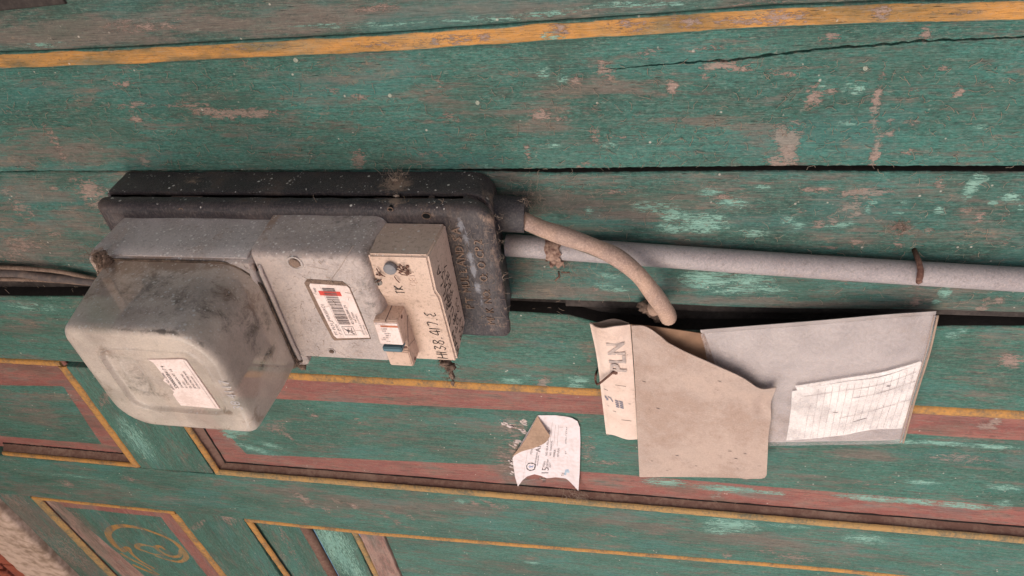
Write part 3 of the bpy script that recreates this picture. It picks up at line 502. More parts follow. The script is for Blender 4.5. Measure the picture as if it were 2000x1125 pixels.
# --- panel C (under the meter), A (far left), with red borders painted round a green field
def bandC(u, v):
    b = np.zeros((len(u), 3)); top = 0.4785 - 0.0095 * np.clip((u + .42) / .35, 0, 1) - .002 * np.clip(u / .28, 0, 1); bot = 0.5715 - 0.0185 * np.clip((u + .42) / .30, 0, 1)
    ins = np.minimum(np.minimum(v - top, bot - v), u + 0.4165 + (v - .53) * -0.25); b[:, 0] = sd2(-ins); return b
blC = [('m', 455, 843, 18, 5, .95), ('m', 448, 852, 9, 5, .8), ('m', 500, 878, 26, 4, .85, 20), ('m', 530, 870, 16, 4, .7, 20), ('b', 540, 835, 12, 10, .6, 50), ('b', 560, 850, 20, 3, .55, 60), ('b', 612, 812, 7, 4, .7), ('b', 698, 818, 5, 8, .5), ('d', 900, 830, 160, 12, .6), ('d', 730, 850, 80, 10, .4), ('d', 1000, 905, 30, 40, .9), ('d', 985, 880, 30, 30, .8), ('b', 1000, 832, 20, 12, .8), ('b', 1010, 880, 14, 30, .7), ('b', 985, 905, 14, 26, .5), ('b', 1020, 915, 10, 20, .6),
       ('m', 1300, 943, 34, 5, .95), ('m', 1420, 955, 50, 4, 1.0), ('m', 1500, 962, 36, 3, .7), ('m', 1700, 973, 50, 4, 1.0), ('m', 1790, 980, 40, 4, .95), ('m', 1880, 988, 50, 4, .8), ('m', 1960, 985, 16, 6, .8), ('m', 1800, 942, 30, 3, .8), ('m', 1770, 863, 26, 3, .9), ('m', 1840, 866, 40, 3, 1.0), ('m', 1930, 872, 50, 3, .9), ('m', 1960, 952, 26, 4, .8), ('b', 1875, 895, 50, 7, .6), ('b', 1690, 945, 40, 3, .4), ('d', 1700, 890, 80, 12, .8), ('d', 1560, 930, 100, 8, .6), ('d', 1600, 950, 60, 5, .5), ('b', 1190, 905, 30, 5, .4), ('b', 1150, 880, 14, 20, .5),
       ('b', 1925, 832, 20, 5, 1.1, 10), ('b', 1945, 825, 12, 8, .9), ('b', 1400, 970, 10, 5, .8), ('d', 1240, 890, 60, 14, .5)]
sheet('panel', pan, m_pan, -0.4465, 0.42, lambda u: bead3(u) + 0.0005, lambda u: bead5(u) - 0.0015, WP, 0.01, 0.0018, 0.0006, bandf=bandC, bl=blC)
def bandA(u, v):
    b = np.zeros((len(u), 3)); ins = np.minimum(np.minimum(v - (0.4790 + .006 * np.clip((-.57 - u) / .1, 0, 1)), 0.5755 - v), -0.5785 - u - (v - .53) * .1); ins = np.minimum(ins, u + 0.715); b[:, 0] = sd2(-ins); return b
sheet('panel', pan, m_pan, -0.735, -0.547, lambda u: bead3(u) + 0.0005, lambda u: bead5(u) - 0.0015, WP, 0.01, 0.0022, 0.0006, bandf=bandA, bl=[('d', 60, 810, 80, 20, .9), ('d', 20, 780, 60, 12, .7), ('b', 60, 800, 20, 3, .4), ('b', 150, 780, 20, 3, .4)])
# --- panel B with the gold scroll, lower left
def scroll_band(u, v):
    b = np.zeros((len(u), 3)); rd = np.maximum(np.maximum(0.7115 - v, u + 0.5725), -9); b[:, 0] = sd2(rd)
    b[:, 2] = sd2(-np.abs(u + 0.7235 - .12 * (v - .7)) + 0.0115 + .05 * (v - .7))
    for pts, hw in SCROLLS:
        p = np.array(pts); d = np.full(len(u), 9.0)
        for a, c in zip(p[:-1], p[1:]):
            ab = c[:2] - a[:2]; t = np.clip(((u - a[0]) * ab[0] + (v - a[1]) * ab[1]) / (ab @ ab + 1e-12), 0, 1); ww = a[2] + (c[2] - a[2]) * t
            d = np.minimum(d, np.hypot(u - a[0] - ab[0] * t, v - a[1] - ab[1] * t) - ww)
        b[:, 1] = np.maximum(b[:, 1], sd2(-d))
    return b
def scr(pl):   # pixel polyline with half widths in pixels
    out = []
    q = spline([(x, y, h) for x, y, h in pl], 5)
    for x, y, h in q: a = at(x, y, WQ); out.append((a[0], a[1], h * 0.00095))
    return out
SCROLLS = [(scr([(240, 1078, 2), (222, 1062, 5), (211, 1044, 5), (218, 1032, 5), (240, 1027, 4), (270, 1031, 3), (300, 1040, 2.5), (335, 1055, 3), (355, 1072, 4), (364, 1088, 4), (352, 1097, 3), (330, 1094, 2), (305, 1086, 2)]), 0),
           (scr([(352, 1074, 2), (350, 1086, 3), (335, 1087, 3), (318, 1080, 3), (305, 1070, 4), (312, 1067, 3), (322, 1073, 2)]), 0),
           (scr([(318, 1084, 2), (300, 1082, 2), (282, 1076, 2), (268, 1070, 4), (272, 1064, 4), (290, 1066, 2), (306, 1070, 2)]), 0),
           (scr([(240, 1075, 5), (250, 1070, 4), (256, 1080, 3), (275, 1096, 2), (300, 1110, 2)]), 0), (scr([(238, 1082, 3), (255, 1092, 3), (280, 1104, 2), (310, 1122, 2)]), 0), (scr([(262, 1104, 3), (280, 1112, 3), (300, 1120, 3)]), 0)]
sheet('panel', pan, m_pan, -0.735, -0.539, lambda u: bead6(u) + 0.0002, 1.05, WQ, 0.01, 0.0018, 0.0006, grain='v', bandf=scroll_band, bl=[('d', 120, 1010, 30, 30, .6), ('b', 150, 1015, 16, 20, .4), ('b', 200, 1080, 20, 20, .35), ('b', 220, 1090, 20, 20, .4)])
strip('red_fillet', pan, flat('red_paint', (0.24, 0.07, 0.05), 0.8, 0.5, 300, .4, PINK), [(-0.7345, 0.70, WQ), (-0.7310, 1.05, WQ)], 0.005, 0.0025)
# --- panel D: raised mouldings running across, lower centre
sheet('panel', pan, m_pan, -0.448, -0.381, lambda u: bead6(u), 1.0, WQ - .001, 0.01, 0.003, 0.0006, grain='v', bl=[('b', 560, 1060, 8, 40, .3), ('m', 530, 1090, 14, 30, .4)])
strip('brown_fillet', pan, m_brown, [(-0.3835, 0.697, WP), (-0.379, 1.0, WP)], 0.0125, 0.006)
sheet('moulding', pan, m_pan, -0.374, -0.327, lambda u: bead6(u) + .001, 1.0, WP + .001, 0.01, 0.0018, 0.001, grain='v', bl=[('m', 650, 1060, 26, 22, 1.0), ('m', 665, 1085, 20, 26, .9), ('m', 690, 1110, 16, 20, .8), ('m', 640, 1045, 24, 8, .8)])
strip('bead', pan, m_gold2, [(-0.3225, 0.695, WP), (-0.316, 1.0, WP)], 0.0075, 0.003)
def pinkb(u, v): b = np.zeros((len(u), 3)); b[:, 2] = 1; return b
sheet('moulding', pan, m_pan, -0.317, -0.2875, lambda u: bead6(u) + .001, 1.0, WP + .0016, 0.01, 0.002, 0.001, grain='v', bandf=pinkb)
sheet('panel', pan, m_pan, -0.2875, 0.42, lambda u: bead6(u) + 0.0005, 1.0, WP - .002, 0.01, 0.0025, 0.0006, bl=[('m', 1040, 1099, 12, 2, .7), ('d', 1000, 1110, 60, 8, .4)])
strip('dark_fillet', pan, m_brown, [(u, float(bead6(np.array(u))) + .0035, WP) for u in np.linspace(-.28, .42, 12)], 0.003, 0.004)
# ================================================================ PALE TIMBER BEAM and BRICK WALL in the lower left corner
beam = thing('timber_beam', 'pale limewashed rough timber beam across the lower left corner beside red brick', 'beam', (-0.84, 0.8, 0))
sheet('beam_face', beam, m_pale, -0.886, -0.797, 0.55, 1.15, 0.002, 0.03, 0.004, 0.006, grain='v', jag=0, wav=0.0010)
bw = thing('brick_wall', 'sliver of red brickwork with sooty joints in the lower left corner', 'wall', (-0.98, 0.9, -0.02))
b = MB(); b.box(-1.15, -0.87, 0.7, 1.2, -0.06, -0.012); b.build('mortar', m_mortar, bw)
for i in range(5):
    for j in range(9):
        u0 = -0.888 - i * 0.042; v0 = 0.74 + j * 0.05 + (i % 2) * 0.025; b = MB(); b.box(u0 - 0.034, u0, v0, v0 + 0.043, -0.05, -0.004 + random.uniform(-.002, .002)); b.build('brick', m_brick, bw, bevel=0.002, seg=1)
# ================================================================ MATERIALS OF THE SMALL THINGS
m_black = plastic('dusty_black_plastic', (0.034, 0.029, 0.034), (0.058, 0.047, 0.049), (0.115, 0.082, 0.070), 0.55, 0.1, 0.38, 40, 0.3, scale=(0.5, 1, 1))
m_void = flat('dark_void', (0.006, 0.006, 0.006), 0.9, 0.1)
m_grey = plastic('dusty_grey_plastic', (0.50, 0.435, 0.42), (0.38, 0.33, 0.315), (0.46, 0.35, 0.30), 0.5, 1.2, 0.55, 26)
m_term = plastic('frosted_terminal_plastic', (0.46, 0.375, 0.345), (0.33, 0.275, 0.26), (0.38, 0.28, 0.235), 0.5, 0.9, 0.5, 22, sss=0.25)
m_cover = plastic('clouded_clear_plastic', (0.64, 0.53, 0.46), (0.50, 0.41, 0.36), (0.52, 0.39, 0.32), 0.42, 1.3, 0.30, 16, sss=0.0, grain=0.15)
see_through(m_cover, .50, .74); m_cover.node_tree.nodes['Principled BSDF'].inputs['Coat Weight'].default_value = .25; m_cover.node_tree.nodes['Principled BSDF'].inputs['Coat Roughness'].default_value = .28
m_beige = plastic('yellowed_beige_plastic', (0.58, 0.42, 0.34), (0.51, 0.36, 0.285), (0.38, 0.27, 0.21), 0.32, 0.15, 0.6, 30)
m_cream = plastic('grubby_cream_plastic', (0.60, 0.42, 0.335), (0.50, 0.34, 0.265), (0.27, 0.18, 0.135), 0.35, 0.0, 0.6, 60)
m_ink = flat('black_marker_ink', (0.025, 0.02, 0.02), 0.7, 0.3, 900)
m_print = flat('printed_black', (0.05, 0.04, 0.042), 0.7, 0.5, 1200, 0, (0.16, 0.12, 0.115))
m_fade = flat('faded_grey_print', (0.25, 0.20, 0.19), 0.8, 0.5, 900, 0, (0.42, 0.33, 0.29))
m_label = flat('label_paper', (0.74, 0.60, 0.56), 0.7, 0.35, 700, 0.2, (0.55, 0.40, 0.35))
m_redp = flat('red_print', (0.58, 0.06, 0.045), 0.7, 0.3, 600, 0, (0.45, 0.08, 0.06)); m_orange = flat('orange_print', (0.48, 0.15, 0.07), 0.7, 0.3, 900, 0)
m_dust = flat('brown_dust', (0.23, 0.155, 0.12), 0.95, 0.5, 500, 0.8, (0.10, 0.065, 0.05)); m_dust2 = flat('pale_lint', (0.38, 0.28, 0.22), 0.95, 0.3, 500)
m_rust = flat('rusty_iron', (0.10, 0.045, 0.035), 0.9, 0.5, 600, 0.8, (0.22, 0.12, 0.09)); m_rustpale = flat('scaly_rust', (0.085, 0.04, 0.033), 0.9, 0.5, 420, 1.0, (0.34, 0.22, 0.17))
def blobs3(V, lst):
    V = np.asarray(V); out = np.zeros((len(V), 3))
    for kind, px, py, w, r, st, *el in lst:
        c = np.array(at(px, py, w)); d = (V - c) / np.array([r, r * (el[0] if el else 1), r * (el[1] if len(el) > 1 else 1)]); k = 'dbm'.index(kind)
        out[:, k] = np.maximum(out[:, k], st * np.exp(-(d ** 2).sum(1)))
    return out
def dens(o, step=0.002):
    out = []
    for a, b in zip(o, o[1:] + o[:1]):
        n = max(1, int(math.hypot(b[0] - a[0], b[1] - a[1]) / step)); out += [(a[0] + (b[0] - a[0]) * k / n, a[1] + (b[1] - a[1]) * k / n) for k in range(n)]
    return out
def shell(name, parent, mat, levels, wear=(), sharp=45, label=None, jit=0.0, sub=4, step=0.003, top=None, infill=0, NS=22):
    """rounded body from (u0,u1,v0,v1,radii,w) levels, subdivided along w"""
    ref = None; rings = []
    L2 = []
    for a, b in zip(levels[:-1], levels[1:]):
        n = max(1, min(sub, int(abs(b[5] - a[5]) / step) + 1))
        for k in range(n): t = k / n; L2.append((*[a[i] + (b[i] - a[i]) * t for i in range(4)], [x + (y - x) * t for x, y in zip(a[4] if isinstance(a[4], (list, tuple)) else [a[4]] * 4, b[4] if isinstance(b[4], (list, tuple)) else [b[4]] * 4)], a[5] + (b[5] - a[5]) * t))
    L2.append(levels[-1])
    for l in L2:
        o = rrect(l[0], l[1], l[2], l[3], l[4], 7); out = []
        m = len(o)
        for i in range(m):
            a, b = o[i], o[(i + 1) % m]; n = NS if (i % 8) == 7 else 1
            out += [(a[0] + (b[0] - a[0]) * k / n, a[1] + (b[1] - a[1]) * k / n) for k in range(n)]
        rings.append((out, l[5]))
    cu, cv = (levels[-1][0] + levels[-1][1]) / 2, (levels[-1][2] + levels[-1][3]) / 2; last = rings[-1][0]
    for k in range(1, infill): f = 1 - k / infill; rings.append(([(cu + (a - cu) * f, cv + (b - cv) * f) for a, b in last], levels[-1][5]))
    V, F = loft(rings, True, True); V = np.array(V)
    if top: V[:, 2] = V[:, 2] + top(V[:, 0], V[:, 1], V[:, 2])
    if jit: V += np.stack([jit * vnoise(V[:, 1], V[:, 2], .02, .02, 5), jit * vnoise(V[:, 0], V[:, 2], .02, .02, 6), jit * vnoise(V[:, 0], V[:, 1], .02, .02, 7)], 1)
    o = raw(name, V, F, mat, parent, None, True, True, wear=blobs3(V, wear), sharp=sharp)
    if label: o['label'] = label
    return o
# ================================================================ BLACK MOUNTING BOX
mb = thing('mounting_box', 'dusty black plastic mounting box with a long slot, screwed to the boards behind the meter', 'box', (-0.22, 0.27, 0))
shell('box_base', mb, m_black, [(-0.3565, -0.0960, 0.2212, 0.330, [.004, .014, .008, .010], 0.0005), (-0.3545, -0.0935, 0.2208, 0.329, [.004, .014, .008, .010], 0.0242), (-0.3538, -0.0942, 0.2211, 0.328, [.004, .014, .008, .010], 0.0250), (-0.3520, -0.0990, 0.2230, 0.326, [.003, .012, .006, .008], 0.0250), (-0.3518, -0.0992, 0.2232, 0.326, [.003, .012, .006, .008], 0.0040)],
      wear=[('b', 773, 355, .015, .010, .9), ('b', 980, 430, .02, .014, .9), ('b', 370, 345, .01, .006, .8), ('b', 960, 380, .02, .008, .6), ('b', 990, 560, .02, .02, .3), ('m', 995, 580, .012, .02, .55)], jit=0.0004)
shell('slot_shade_core', mb, m_void, [(-0.347, -0.104, 0.231, 0.318, .004, 0.0240), (-0.347, -0.104, 0.231, 0.318, .004, 0.0325)])  # near-black core standing in for the shade inside the hollow slot
shell('slot_bridge', mb, m_black, [(-0.1075, -0.0975, 0.2222, 0.328, [.001, .012, .008, .001], 0.0250), (-0.1075, -0.0972, 0.2222, 0.328, [.001, .012, .008, .001], 0.0322)])
for x0, x1, z in ((328, 388, .2236), (727, 835, .2242), (835, 845, .2225)):
    a, b_ = at(x0, 385, .029)[0], at(x1, 385, .029)[0]; q = MB(); q.box(a, b_, z, z + .006, .0252, .0320); q.build('slot_rib', flat('dusty_rib', (0.10, 0.07, 0.06), .9), mb)
def lid_top(u, v, w): return np.where(w > .0425, 0.0006 * vnoise(u, v, .05, .03, 31) - 0.0015 * np.exp(-((v - .2285) / .004) ** 2) * 0, 0)
lidw = [('m', 900, 440, .043, .0036, .75, 2.2), ('m', 910, 470, .043, .0034, .7, 3), ('m', 918, 500, .043, .0032, .75, 3), ('m', 925, 530, .043, .0032, .8, 3), ('m', 932, 560, .043, .0030, .75, 3), ('m', 940, 590, .043, .0028, .6, 3), ('m', 948, 620, .043, .0024, .4, 3),
        ('b', 893, 470, .043, .006, .4), ('b', 905, 500, .043, .005, .35), ('b', 962, 430, .040, .009, .5), ('b', 968, 490, .042, .010, .28, 2), ('b', 985, 560, .042, .010, .28, 2), ('b', 975, 640, .043, .01, .3), ('b', 770, 385, .034, .006, .9), ('b', 840, 420, .042, .006, .4)]
shell('box_lid', mb, m_black, [(-0.3535, -0.0925, 0.2203, 0.3255, [.005, .012, .007, .010], 0.0318), (-0.3535, -0.0910, 0.2200, 0.3255, [.005, .013, .007, .010], 0.0330), (-0.3520, -0.0895, 0.2197, 0.3245, [.005, .013, .006, .010], 0.0375), (-0.3500, -0.0895, 0.2205, 0.3235, [.005, .013, .006, .010], 0.0405), (-0.3480, -0.0910, 0.2225, 0.3220, [.004, .012, .005, .009], 0.0420), (-0.345, -0.0940, 0.2250, 0.3200, [.004, .010, .004, .008], 0.0426)],
      wear=lidw, infill=70, NS=70, top=lid_top, jit=0.0003)
for px, py, r in ((763, 408, .0016), (355, 409, .0014), (834, 419, .0026)):
    u, v, w = at(px, py, .0412); V, F = loft([(rrect(u - r, u + r, v - r * .8, v + r * .8, r * .79), .034), (rrect(u - r, u + r, v - r * .8, v + r * .8, r * .79), .0418 if py < 415 else .0428)])
    q = MB(); q.add(V, F); q.build('screw_hole', m_void, mb); V, F = [], []
    ring = [(u + r * 1.05 * math.cos(t), v + r * .85 * math.sin(t), (.0418 if py < 415 else .0427)) for t in np.linspace(0, 2 * math.pi, 13)]; q = MB(); q.tube(ring, .00035, 5, False); q.build('screw_hole_rim', m_dust, mb, smooth=True)
def sheetmap(u_top, v_right, w):      # text frame: x to world right (-v), y to world up (-u)
    return lambda x, y, l=0.0: (u_top - y, v_right - x, w + l)
def raised(name, parent, mat, s, size, u, v, w, hgt, sx=1.0, rot=0.0, off=0.0, sdrop=0.0, seed=1):
    r = random.Random(seed); b = MB(); x = 0
    for ch in s:
        if ch != ' ' and r.random() > sdrop:
            V, F = text2d(ch, size, x, r.uniform(-.0002, .0002), sx=sx, bold=off)
            n = len(V); top = [(u - b_, v - a_, w + hgt * r.uniform(.7, 1)) for a_, b_ in V]; low = [(u - b_, v - a_, w - .0005) for a_, b_ in V]
            ed = {}
            for f in F:
                for i in range(len(f)): e = (f[i], f[(i + 1) % len(f)]); ed[e] = 1
            rim = [e for e in ed if (e[1], e[0]) not in ed]
            b.add(top + low, [tuple(f) for f in F] + [(e[0], e[1], e[1] + n, e[0] + n) for e in rim])
        x += size * sx * (0.75 if ch != ' ' else .45)
    return b.build(name, mat, parent)
a = at(921, 603, .0428); raised('raised_lettering', mb, m_dust, 'PT MULLAND SA', 0.0075, a[0] + .002, a[1], .0428, .0006, 0.95, off=0.0)
a = at(962, 634, .0428); raised('raised_lettering', mb, m_dust, 'M/K NO: O:O CP2', 0.0072, a[0] + .002, a[1], .0428, .0006, 0.95, off=0.0)
# black rubber sleeve where the cable leaves the box
slv = MB(); pts = [at(955, 416, .014), at(968, 416, .014), at(1000, 418, .014), at(1026, 419, .0135)]
slv.tube(pts, [.0116, .0114, .0112, .0112], 28, False); slv.tube([tuple(np.array(pts[-1]) + np.array([.0004, 0, 0])), tuple(np.array(pts[-1]) - np.array([.010, 0, 0]))], .0098, 24, True)
sv = slv.build('cable_sleeve', plastic('black_rubber', (0.030, 0.027, 0.033), (0.045, 0.038, 0.042), (0.11, 0.085, 0.075), 0.35, 0.0, 0.5, 40, 0.2), mb, smooth=True, sharp=45)
# ================================================================ ELECTRICITY METER
mt = thing('electricity_meter', 'dusty grey electricity meter under a bulging clouded plastic cover, fixed to the black box', 'electricity meter', (-0.24, 0.27, 0.042))
shell('meter_body', mt, m_grey, [(-0.3335, -0.2275, 0.2290, 0.3130, [.002, .001, .002, .004], 0.0420), (-0.3330, -0.2275, 0.2288, 0.3125, [.002, .001, .002, .004], 0.0775), (-0.3318, -0.2275, 0.2298, 0.3118, [.002, .001, .002, .004], 0.0795)], wear=[('b', 195, 500, .078, .006, 1.2)])
# lipped flange under the cover
shell('cover_flange', mt, m_term, [(-0.3335, -0.2250, 0.2300, 0.3155, [.002, .004, .003, .004], 0.0785), (-0.3325, -0.2240, 0.2312, 0.3150, [.002, .004, .003, .004], 0.0815), (-0.3315, -0.2245, 0.2322, 0.3140, [.002, .004, .003, .004], 0.0825)], wear=[('b', 200, 510, .08, .008, 1.0), ('b', 300, 507, .082, .02, .8, .2), ('b', 400, 506, .082, .02, .6, .2), ('b', 500, 520, .08, .005, .6)])
tc = shell('terminal_cover', mt, m_term, [(-0.2268, -0.1530, 0.2256, 0.3125, [.001, .009, .004, .001], 0.0422), (-0.2260, -0.1545, 0.2262, 0.3120, [.001, .009, .004, .001], 0.0730), (-0.2250, -0.1560, 0.2272, 0.3115, [.001, .008, .004, .001], 0.0775), (-0.2235, -0.1590, 0.2292, 0.3100, [.001, .006, .003, .001], 0.0795)],
      wear=[('b', 536, 420, .045, .004, .9, 1, 5), ('b', 515, 470, .07, .004, .8), ('b', 650, 550, .08, .012, .4, .3), ('d', 690, 430, .045, .02, .35), ('d', 740, 480, .07, .010, .7, 1.5), ('b', 720, 480, .075, .006, .6), ('d', 640, 480, .079, .012, .3, .4), ('d', 720, 590, .08, .008, .35, 3), ('m', 580, 640, .08, .012, .45, 1.6)], infill=14)
# ridged lip between terminal cover and clear cover
q = MB()
for du, w_, r in ((-.2262, .0822, .0016), (-.2212, .0808, .0013)): q.tube([(du, .2345, w_ - .001), (du, .240, w_), (du, .300, w_), (du + .0004, .3125, w_ - .0004)], r, 8)
q.build('lip_ridge', m_term, mt, smooth=True)
q = MB(); q.box(-.2243, -.2222, .2385, .3095, .079, .0812); q.build('lip_groove', flat('dark_groove', (.085, .07, .068), .7, .4, 300, .3, (.18, .15, .14)), mt, bevel=.0004, seg=1)  # dark strip laid between the two ridges
# screw lugs
def lug(px, py, w, mat, r=.0052, name='cover_lug'):
    u, v, _ = at(px, py, w); V, F = loft([(rrect(u - r, u + r, v - r, v + r, r * .8), w - .012), (rrect(u - r, u + r, v - r, v + r, r * .8), w - .001), (rrect(u - r * .8, u + r * .8, v - r * .8, v + r * .8, r * .6), w), (rrect(u - r * .45, u + r * .45, v - r * .45, v + r * .45, r * .4), w), (rrect(u - r * .4, u + r * .4, v - r * .4, v + r * .4, r * .35), w - .004)]); b = MB(); b.add(V, F); return b.build(name, mat, mt, smooth=True, sharp=40)
lug(583, 702, .080, m_term, .0062); lug(481, 521, .083, m_term, .0028); lug(212, 512, .082, m_term, .0052)
# the bulging cover
def cov_top(u, v, w):
    f = np.clip((w - .1390) / .0005, 0, 1); r = lambda a0, a1, b0, b1: np.minimum(np.minimum(u - a0, a1 - u), np.minimum(v - b0, b1 - v))
    # rounded inner panel
    def sdr(a0, a1, b0, b1, q):
        x = np.abs(u - (a0 + a1) / 2) - (a1 - a0) / 2 + q; y = np.abs(v - (b0 + b1) / 2) - (b1 - b0) / 2 + q; return np.hypot(np.maximum(x, 0), np.maximum(y, 0)) + np.minimum(np.maximum(x, y), 0) - q
    s = sdr(-.2965, -.2335, .2465, .2978, .010); t = sdr(-.2880, -.2760, .2545, .2850, .006)
    return f * (0.0008 * np.exp(-(s / .0009) ** 2) - 0.0016 * np.clip(-s / .0022, 0, 1) - 0.0034 * np.clip(-t / .006, 0, 1) + .0004 * vnoise(u, v, .03, .03, 8))
CW = [('d', 300, 560, .10, .024, .42, .9, .9), ('d', 400, 620, .115, .022, .40, .6, .6), ('d', 500, 640, .105, .016, .5, .9, .8), ('b', 260, 530, .088, .03, .6, .5, .5), ('b', 480, 590, .095, .012, .5), ('m', 470, 640, .11, .014, .3), ('m', 540, 720, .10, .012, .35), ('d', 290, 540, .10, .014, .35, .6), ('d', 360, 600, .115, .02, .45, .4), ('d', 300, 575, .11, .016, .35), ('d', 500, 625, .105, .007, .9), ('d', 505, 645, .112, .008, .95, 1), ('d', 540, 690, .10, .010, .65, .3), ('d', 450, 600, .10, .012, .5), ('d', 530, 705, .108, .012, .8, .25), ('d', 250, 642, .138, .03, .7, .06, .06), ('d', 330, 648, .138, .02, .9, .08, .08), ('d', 400, 672, .138, .008, .6, .3, .2), ('d', 520, 620, .09, .008, .5),
      ('b', 240, 525, .087, .020, .9, .3, .4), ('b', 330, 515, .085, .03, .9, .15, .2), ('b', 420, 515, .084, .014, .7, .3, .3), ('b', 195, 545, .09, .012, .9), ('b', 165, 600, .115, .012, .6), ('b', 430, 565, .095, .012, .5), ('b', 445, 580, .1, .008, .6), ('b', 140, 640, .13, .01, .4), ('m', 480, 570, .095, .008, .35), ('m', 500, 590, .10, .006, .3), ('d', 220, 700, .139, .010, .3), ('d', 270, 750, .139, .012, .38, 1.3), ('d', 350, 690, .139, .012, .25, .2), ('b', 205, 690, .139, .006, .35), ('b', 130, 650, .132, .012, .6), ('b', 200, 740, .134, .012, .5), ('b', 300, 825, .134, .014, .5, .8), ('b', 430, 833, .134, .012, .5), ('b', 500, 815, .134, .008, .5), ('b', 470, 760, .137, .007, .4), ('b', 447, 803, .139, .003, .9)]
shell('clear_cover', mt, m_cover, [(-0.3235, -0.2240, 0.2318, 0.3185, [.008, .022, .006, .016], 0.0815), (-0.3205, -0.2235, 0.2322, 0.3185, [.008, .024, .006, .019], 0.100), (-0.3140, -0.2230, 0.2322, 0.3160, [.010, .025, .007, .022], 0.1340), (-0.3134, -0.2233, 0.2325, 0.3156, [.010, .025, .007, .022], 0.1362), (-0.3122, -0.2240, 0.2331, 0.3147, [.010, .024, .007, .021], 0.1378), (-0.3105, -0.2252, 0.2342, 0.3132, [.009, .023, .007, .020], 0.1390), (-0.3080, -0.2270, 0.2360, 0.3112, [.008, .021, .006, .018], 0.1396)], wear=CW, infill=95, NS=60, top=cov_top, sub=10, step=.003)
o_ = rrect(-.3240, -.2236, .2312, .3190, [.008, .022, .006, .016], 7); q = MB(); q.tube([(a_, b_, .0822) for a_, b_ in o_ + o_[:1]], .0008, 6, False); q.build('cover_seam', flat('dark_seam', (.05, .035, .028), .95, .4, 500, .5, (.22, .15, .11)), mt, smooth=True)  # thin dark line round the foot of the cover
# the works seen dimly through the cover
q = MB(); q.box(-.300, -.240, .246, .300, .081, .121); q.build('register_block', flat('dark_grey_metal', (.10, .09, .08), .7, .4, 80, .2), mt, bevel=.003)
q = MB(); q.box(-.292, -.250, .254, .290, .121, .1225); q.build('dial_plate', flat('cream_dial', (.50, .46, .38), .7, .3, 80, 0), mt, bevel=.001, seg=1)
q = MB(); q.box(-.300, -.236, .243, .305, .0820, .088); q.build('register_frame', flat('dull_frame', (.22, .20, .18), .7, .3, 80, .2), mt, bevel=.002)
# sticker on the cover: printed lines; its square code is left out
mp = quadmap(at(352, 791, .1392), at(290, 702, .1392), at(362, 701, .1392), at(430, 798, .1392)); 
def lab(x, y, l=0.0): return mp(x, 1 - y, l)
# x runs world-right (from v+ to v-), y runs world-down from the ragged top edge
def label_poly(name, parent, mat, mp_, outline, thick=.00025, lbl=None):
    b = MB(); n = len(outline); b.add([mp_(x, y, thick) for x, y in outline] + [mp_(x, y, -.0008) for x, y in outline], [tuple(range(n))] + [(i, (i + 1) % n, (i + 1) % n + n, i + n) for i in range(n)]); o = b.build(name, mat, parent)
    if lbl: o['label'] = lbl
    return o
rr_ = random.Random(5)
out = [(0.0, 1.0), (0.06, 1.0)] + [(0.97, 1.0), (1.0, 0.93), (1.0, 0.0)] + [(1 - k / 16, 0.02 + rr_.uniform(0, .10) * (1 if k < 13 else .4)) for k in range(1, 16)] + [(0.0, 0.05)]
stk = quadmap(at(350, 791, .1386), at(290, 702, .1386), at(362, 701, .1386), at(430, 798, .1386))   # (x: along bottom-left to top-left; y: towards right)
S1 = lambda x, y, l=0.0: stk(x, y, l)
S1b = lambda x, y, l=0.0: stk(x, y, l + .0003)
st1 = label_poly('printed_label', mt, m_label, S1, [(x, y) for x, y in out], lbl='white paper label with a ragged left edge')
def lines(rows, X, Y, bold=0.0):
    """rows of (text, x, y, size) in label units where x,y in [0,1] and size in fraction of the label height"""
    it = []
    for s, x, y, sz, sxx in rows:
        V, F = text2d(s, sz, 0, 0, sx=sxx, bold=bold); it.append(([(x + a_ * X, y - b_ * Y) for a_, b_ in V], F))
    return it
K = .023 / .042
printed('label_print', lines([('SERIAL NO. 25000', .36, .17, .085, 1), ('520080038417 9', .40, .31, .135, .95), ('SAMBUAN RT  1/5', .42, .45, .095, .95), ('R1/450', .42, .56, .085, 1), ('DL 57MM4 ND', .42, .66, .085, 1), ('JENIS METER RPD', .42, .77, .085, 1), ('KETERANGAN:', .42, .87, .07, 1)], K, 1.0), S1b, m_print, st1)
printed('label_print', [rect2d(.02, .93, .98, .938)], S1b, m_fade, st1)
# chalky handwriting on the cover's margin
a = at(478, 800, .1395); q = lines([('38 4117', 0, 0, .0085, .9)], 1, 1); printed('chalk_writing', q, lambda x, y, l=0: (a[0] + y - 0.0006, a[1] - x, .1398 + l), flat('chalk', (.40, .36, .36), .9, .3), mt)
# barcode label on the terminal cover
S2 = quadmap(at(655, 660, .0797), at(602, 553, .0797), at(680, 557, .0797), at(723, 659, .0797))
label_poly('label_backing', mt, m_dust, S2, [(-.05, -.06), (-.03, 1.0), (.5, 1.03), (.96, 1.02), (1.06, .9), (1.07, .02), (1.0, -.10), (.5, -.12), (0, -.10)], .0001)
st2 = label_poly('barcode_label', mt, m_label, S2, [(0, .05), (.0, .99), (.03, 1.0), (.95, 1.0), (.99, .96), (1, .05), (.96, 0), (.05, 0)], .0003, 'white barcode label with a red bar across it')
S2b = lambda x, y, l=0: S2(x, y, .0003 + l); K2 = .0262 / .0432
rb = random.Random(11); bars = []; x = .27
while x < .93:
    wd_ = rb.choice([.006, .006, .012, .018]); bars.append(rect2d(x, .30, x + wd_, .62)); x += wd_ + rb.choice([.006, .008, .014])
printed('barcode', bars, S2b, m_print, st2, .00012)
printed('red_bar', [rect2d(.80, .17, .88, .73)], S2b, m_redp, st2, .00007)
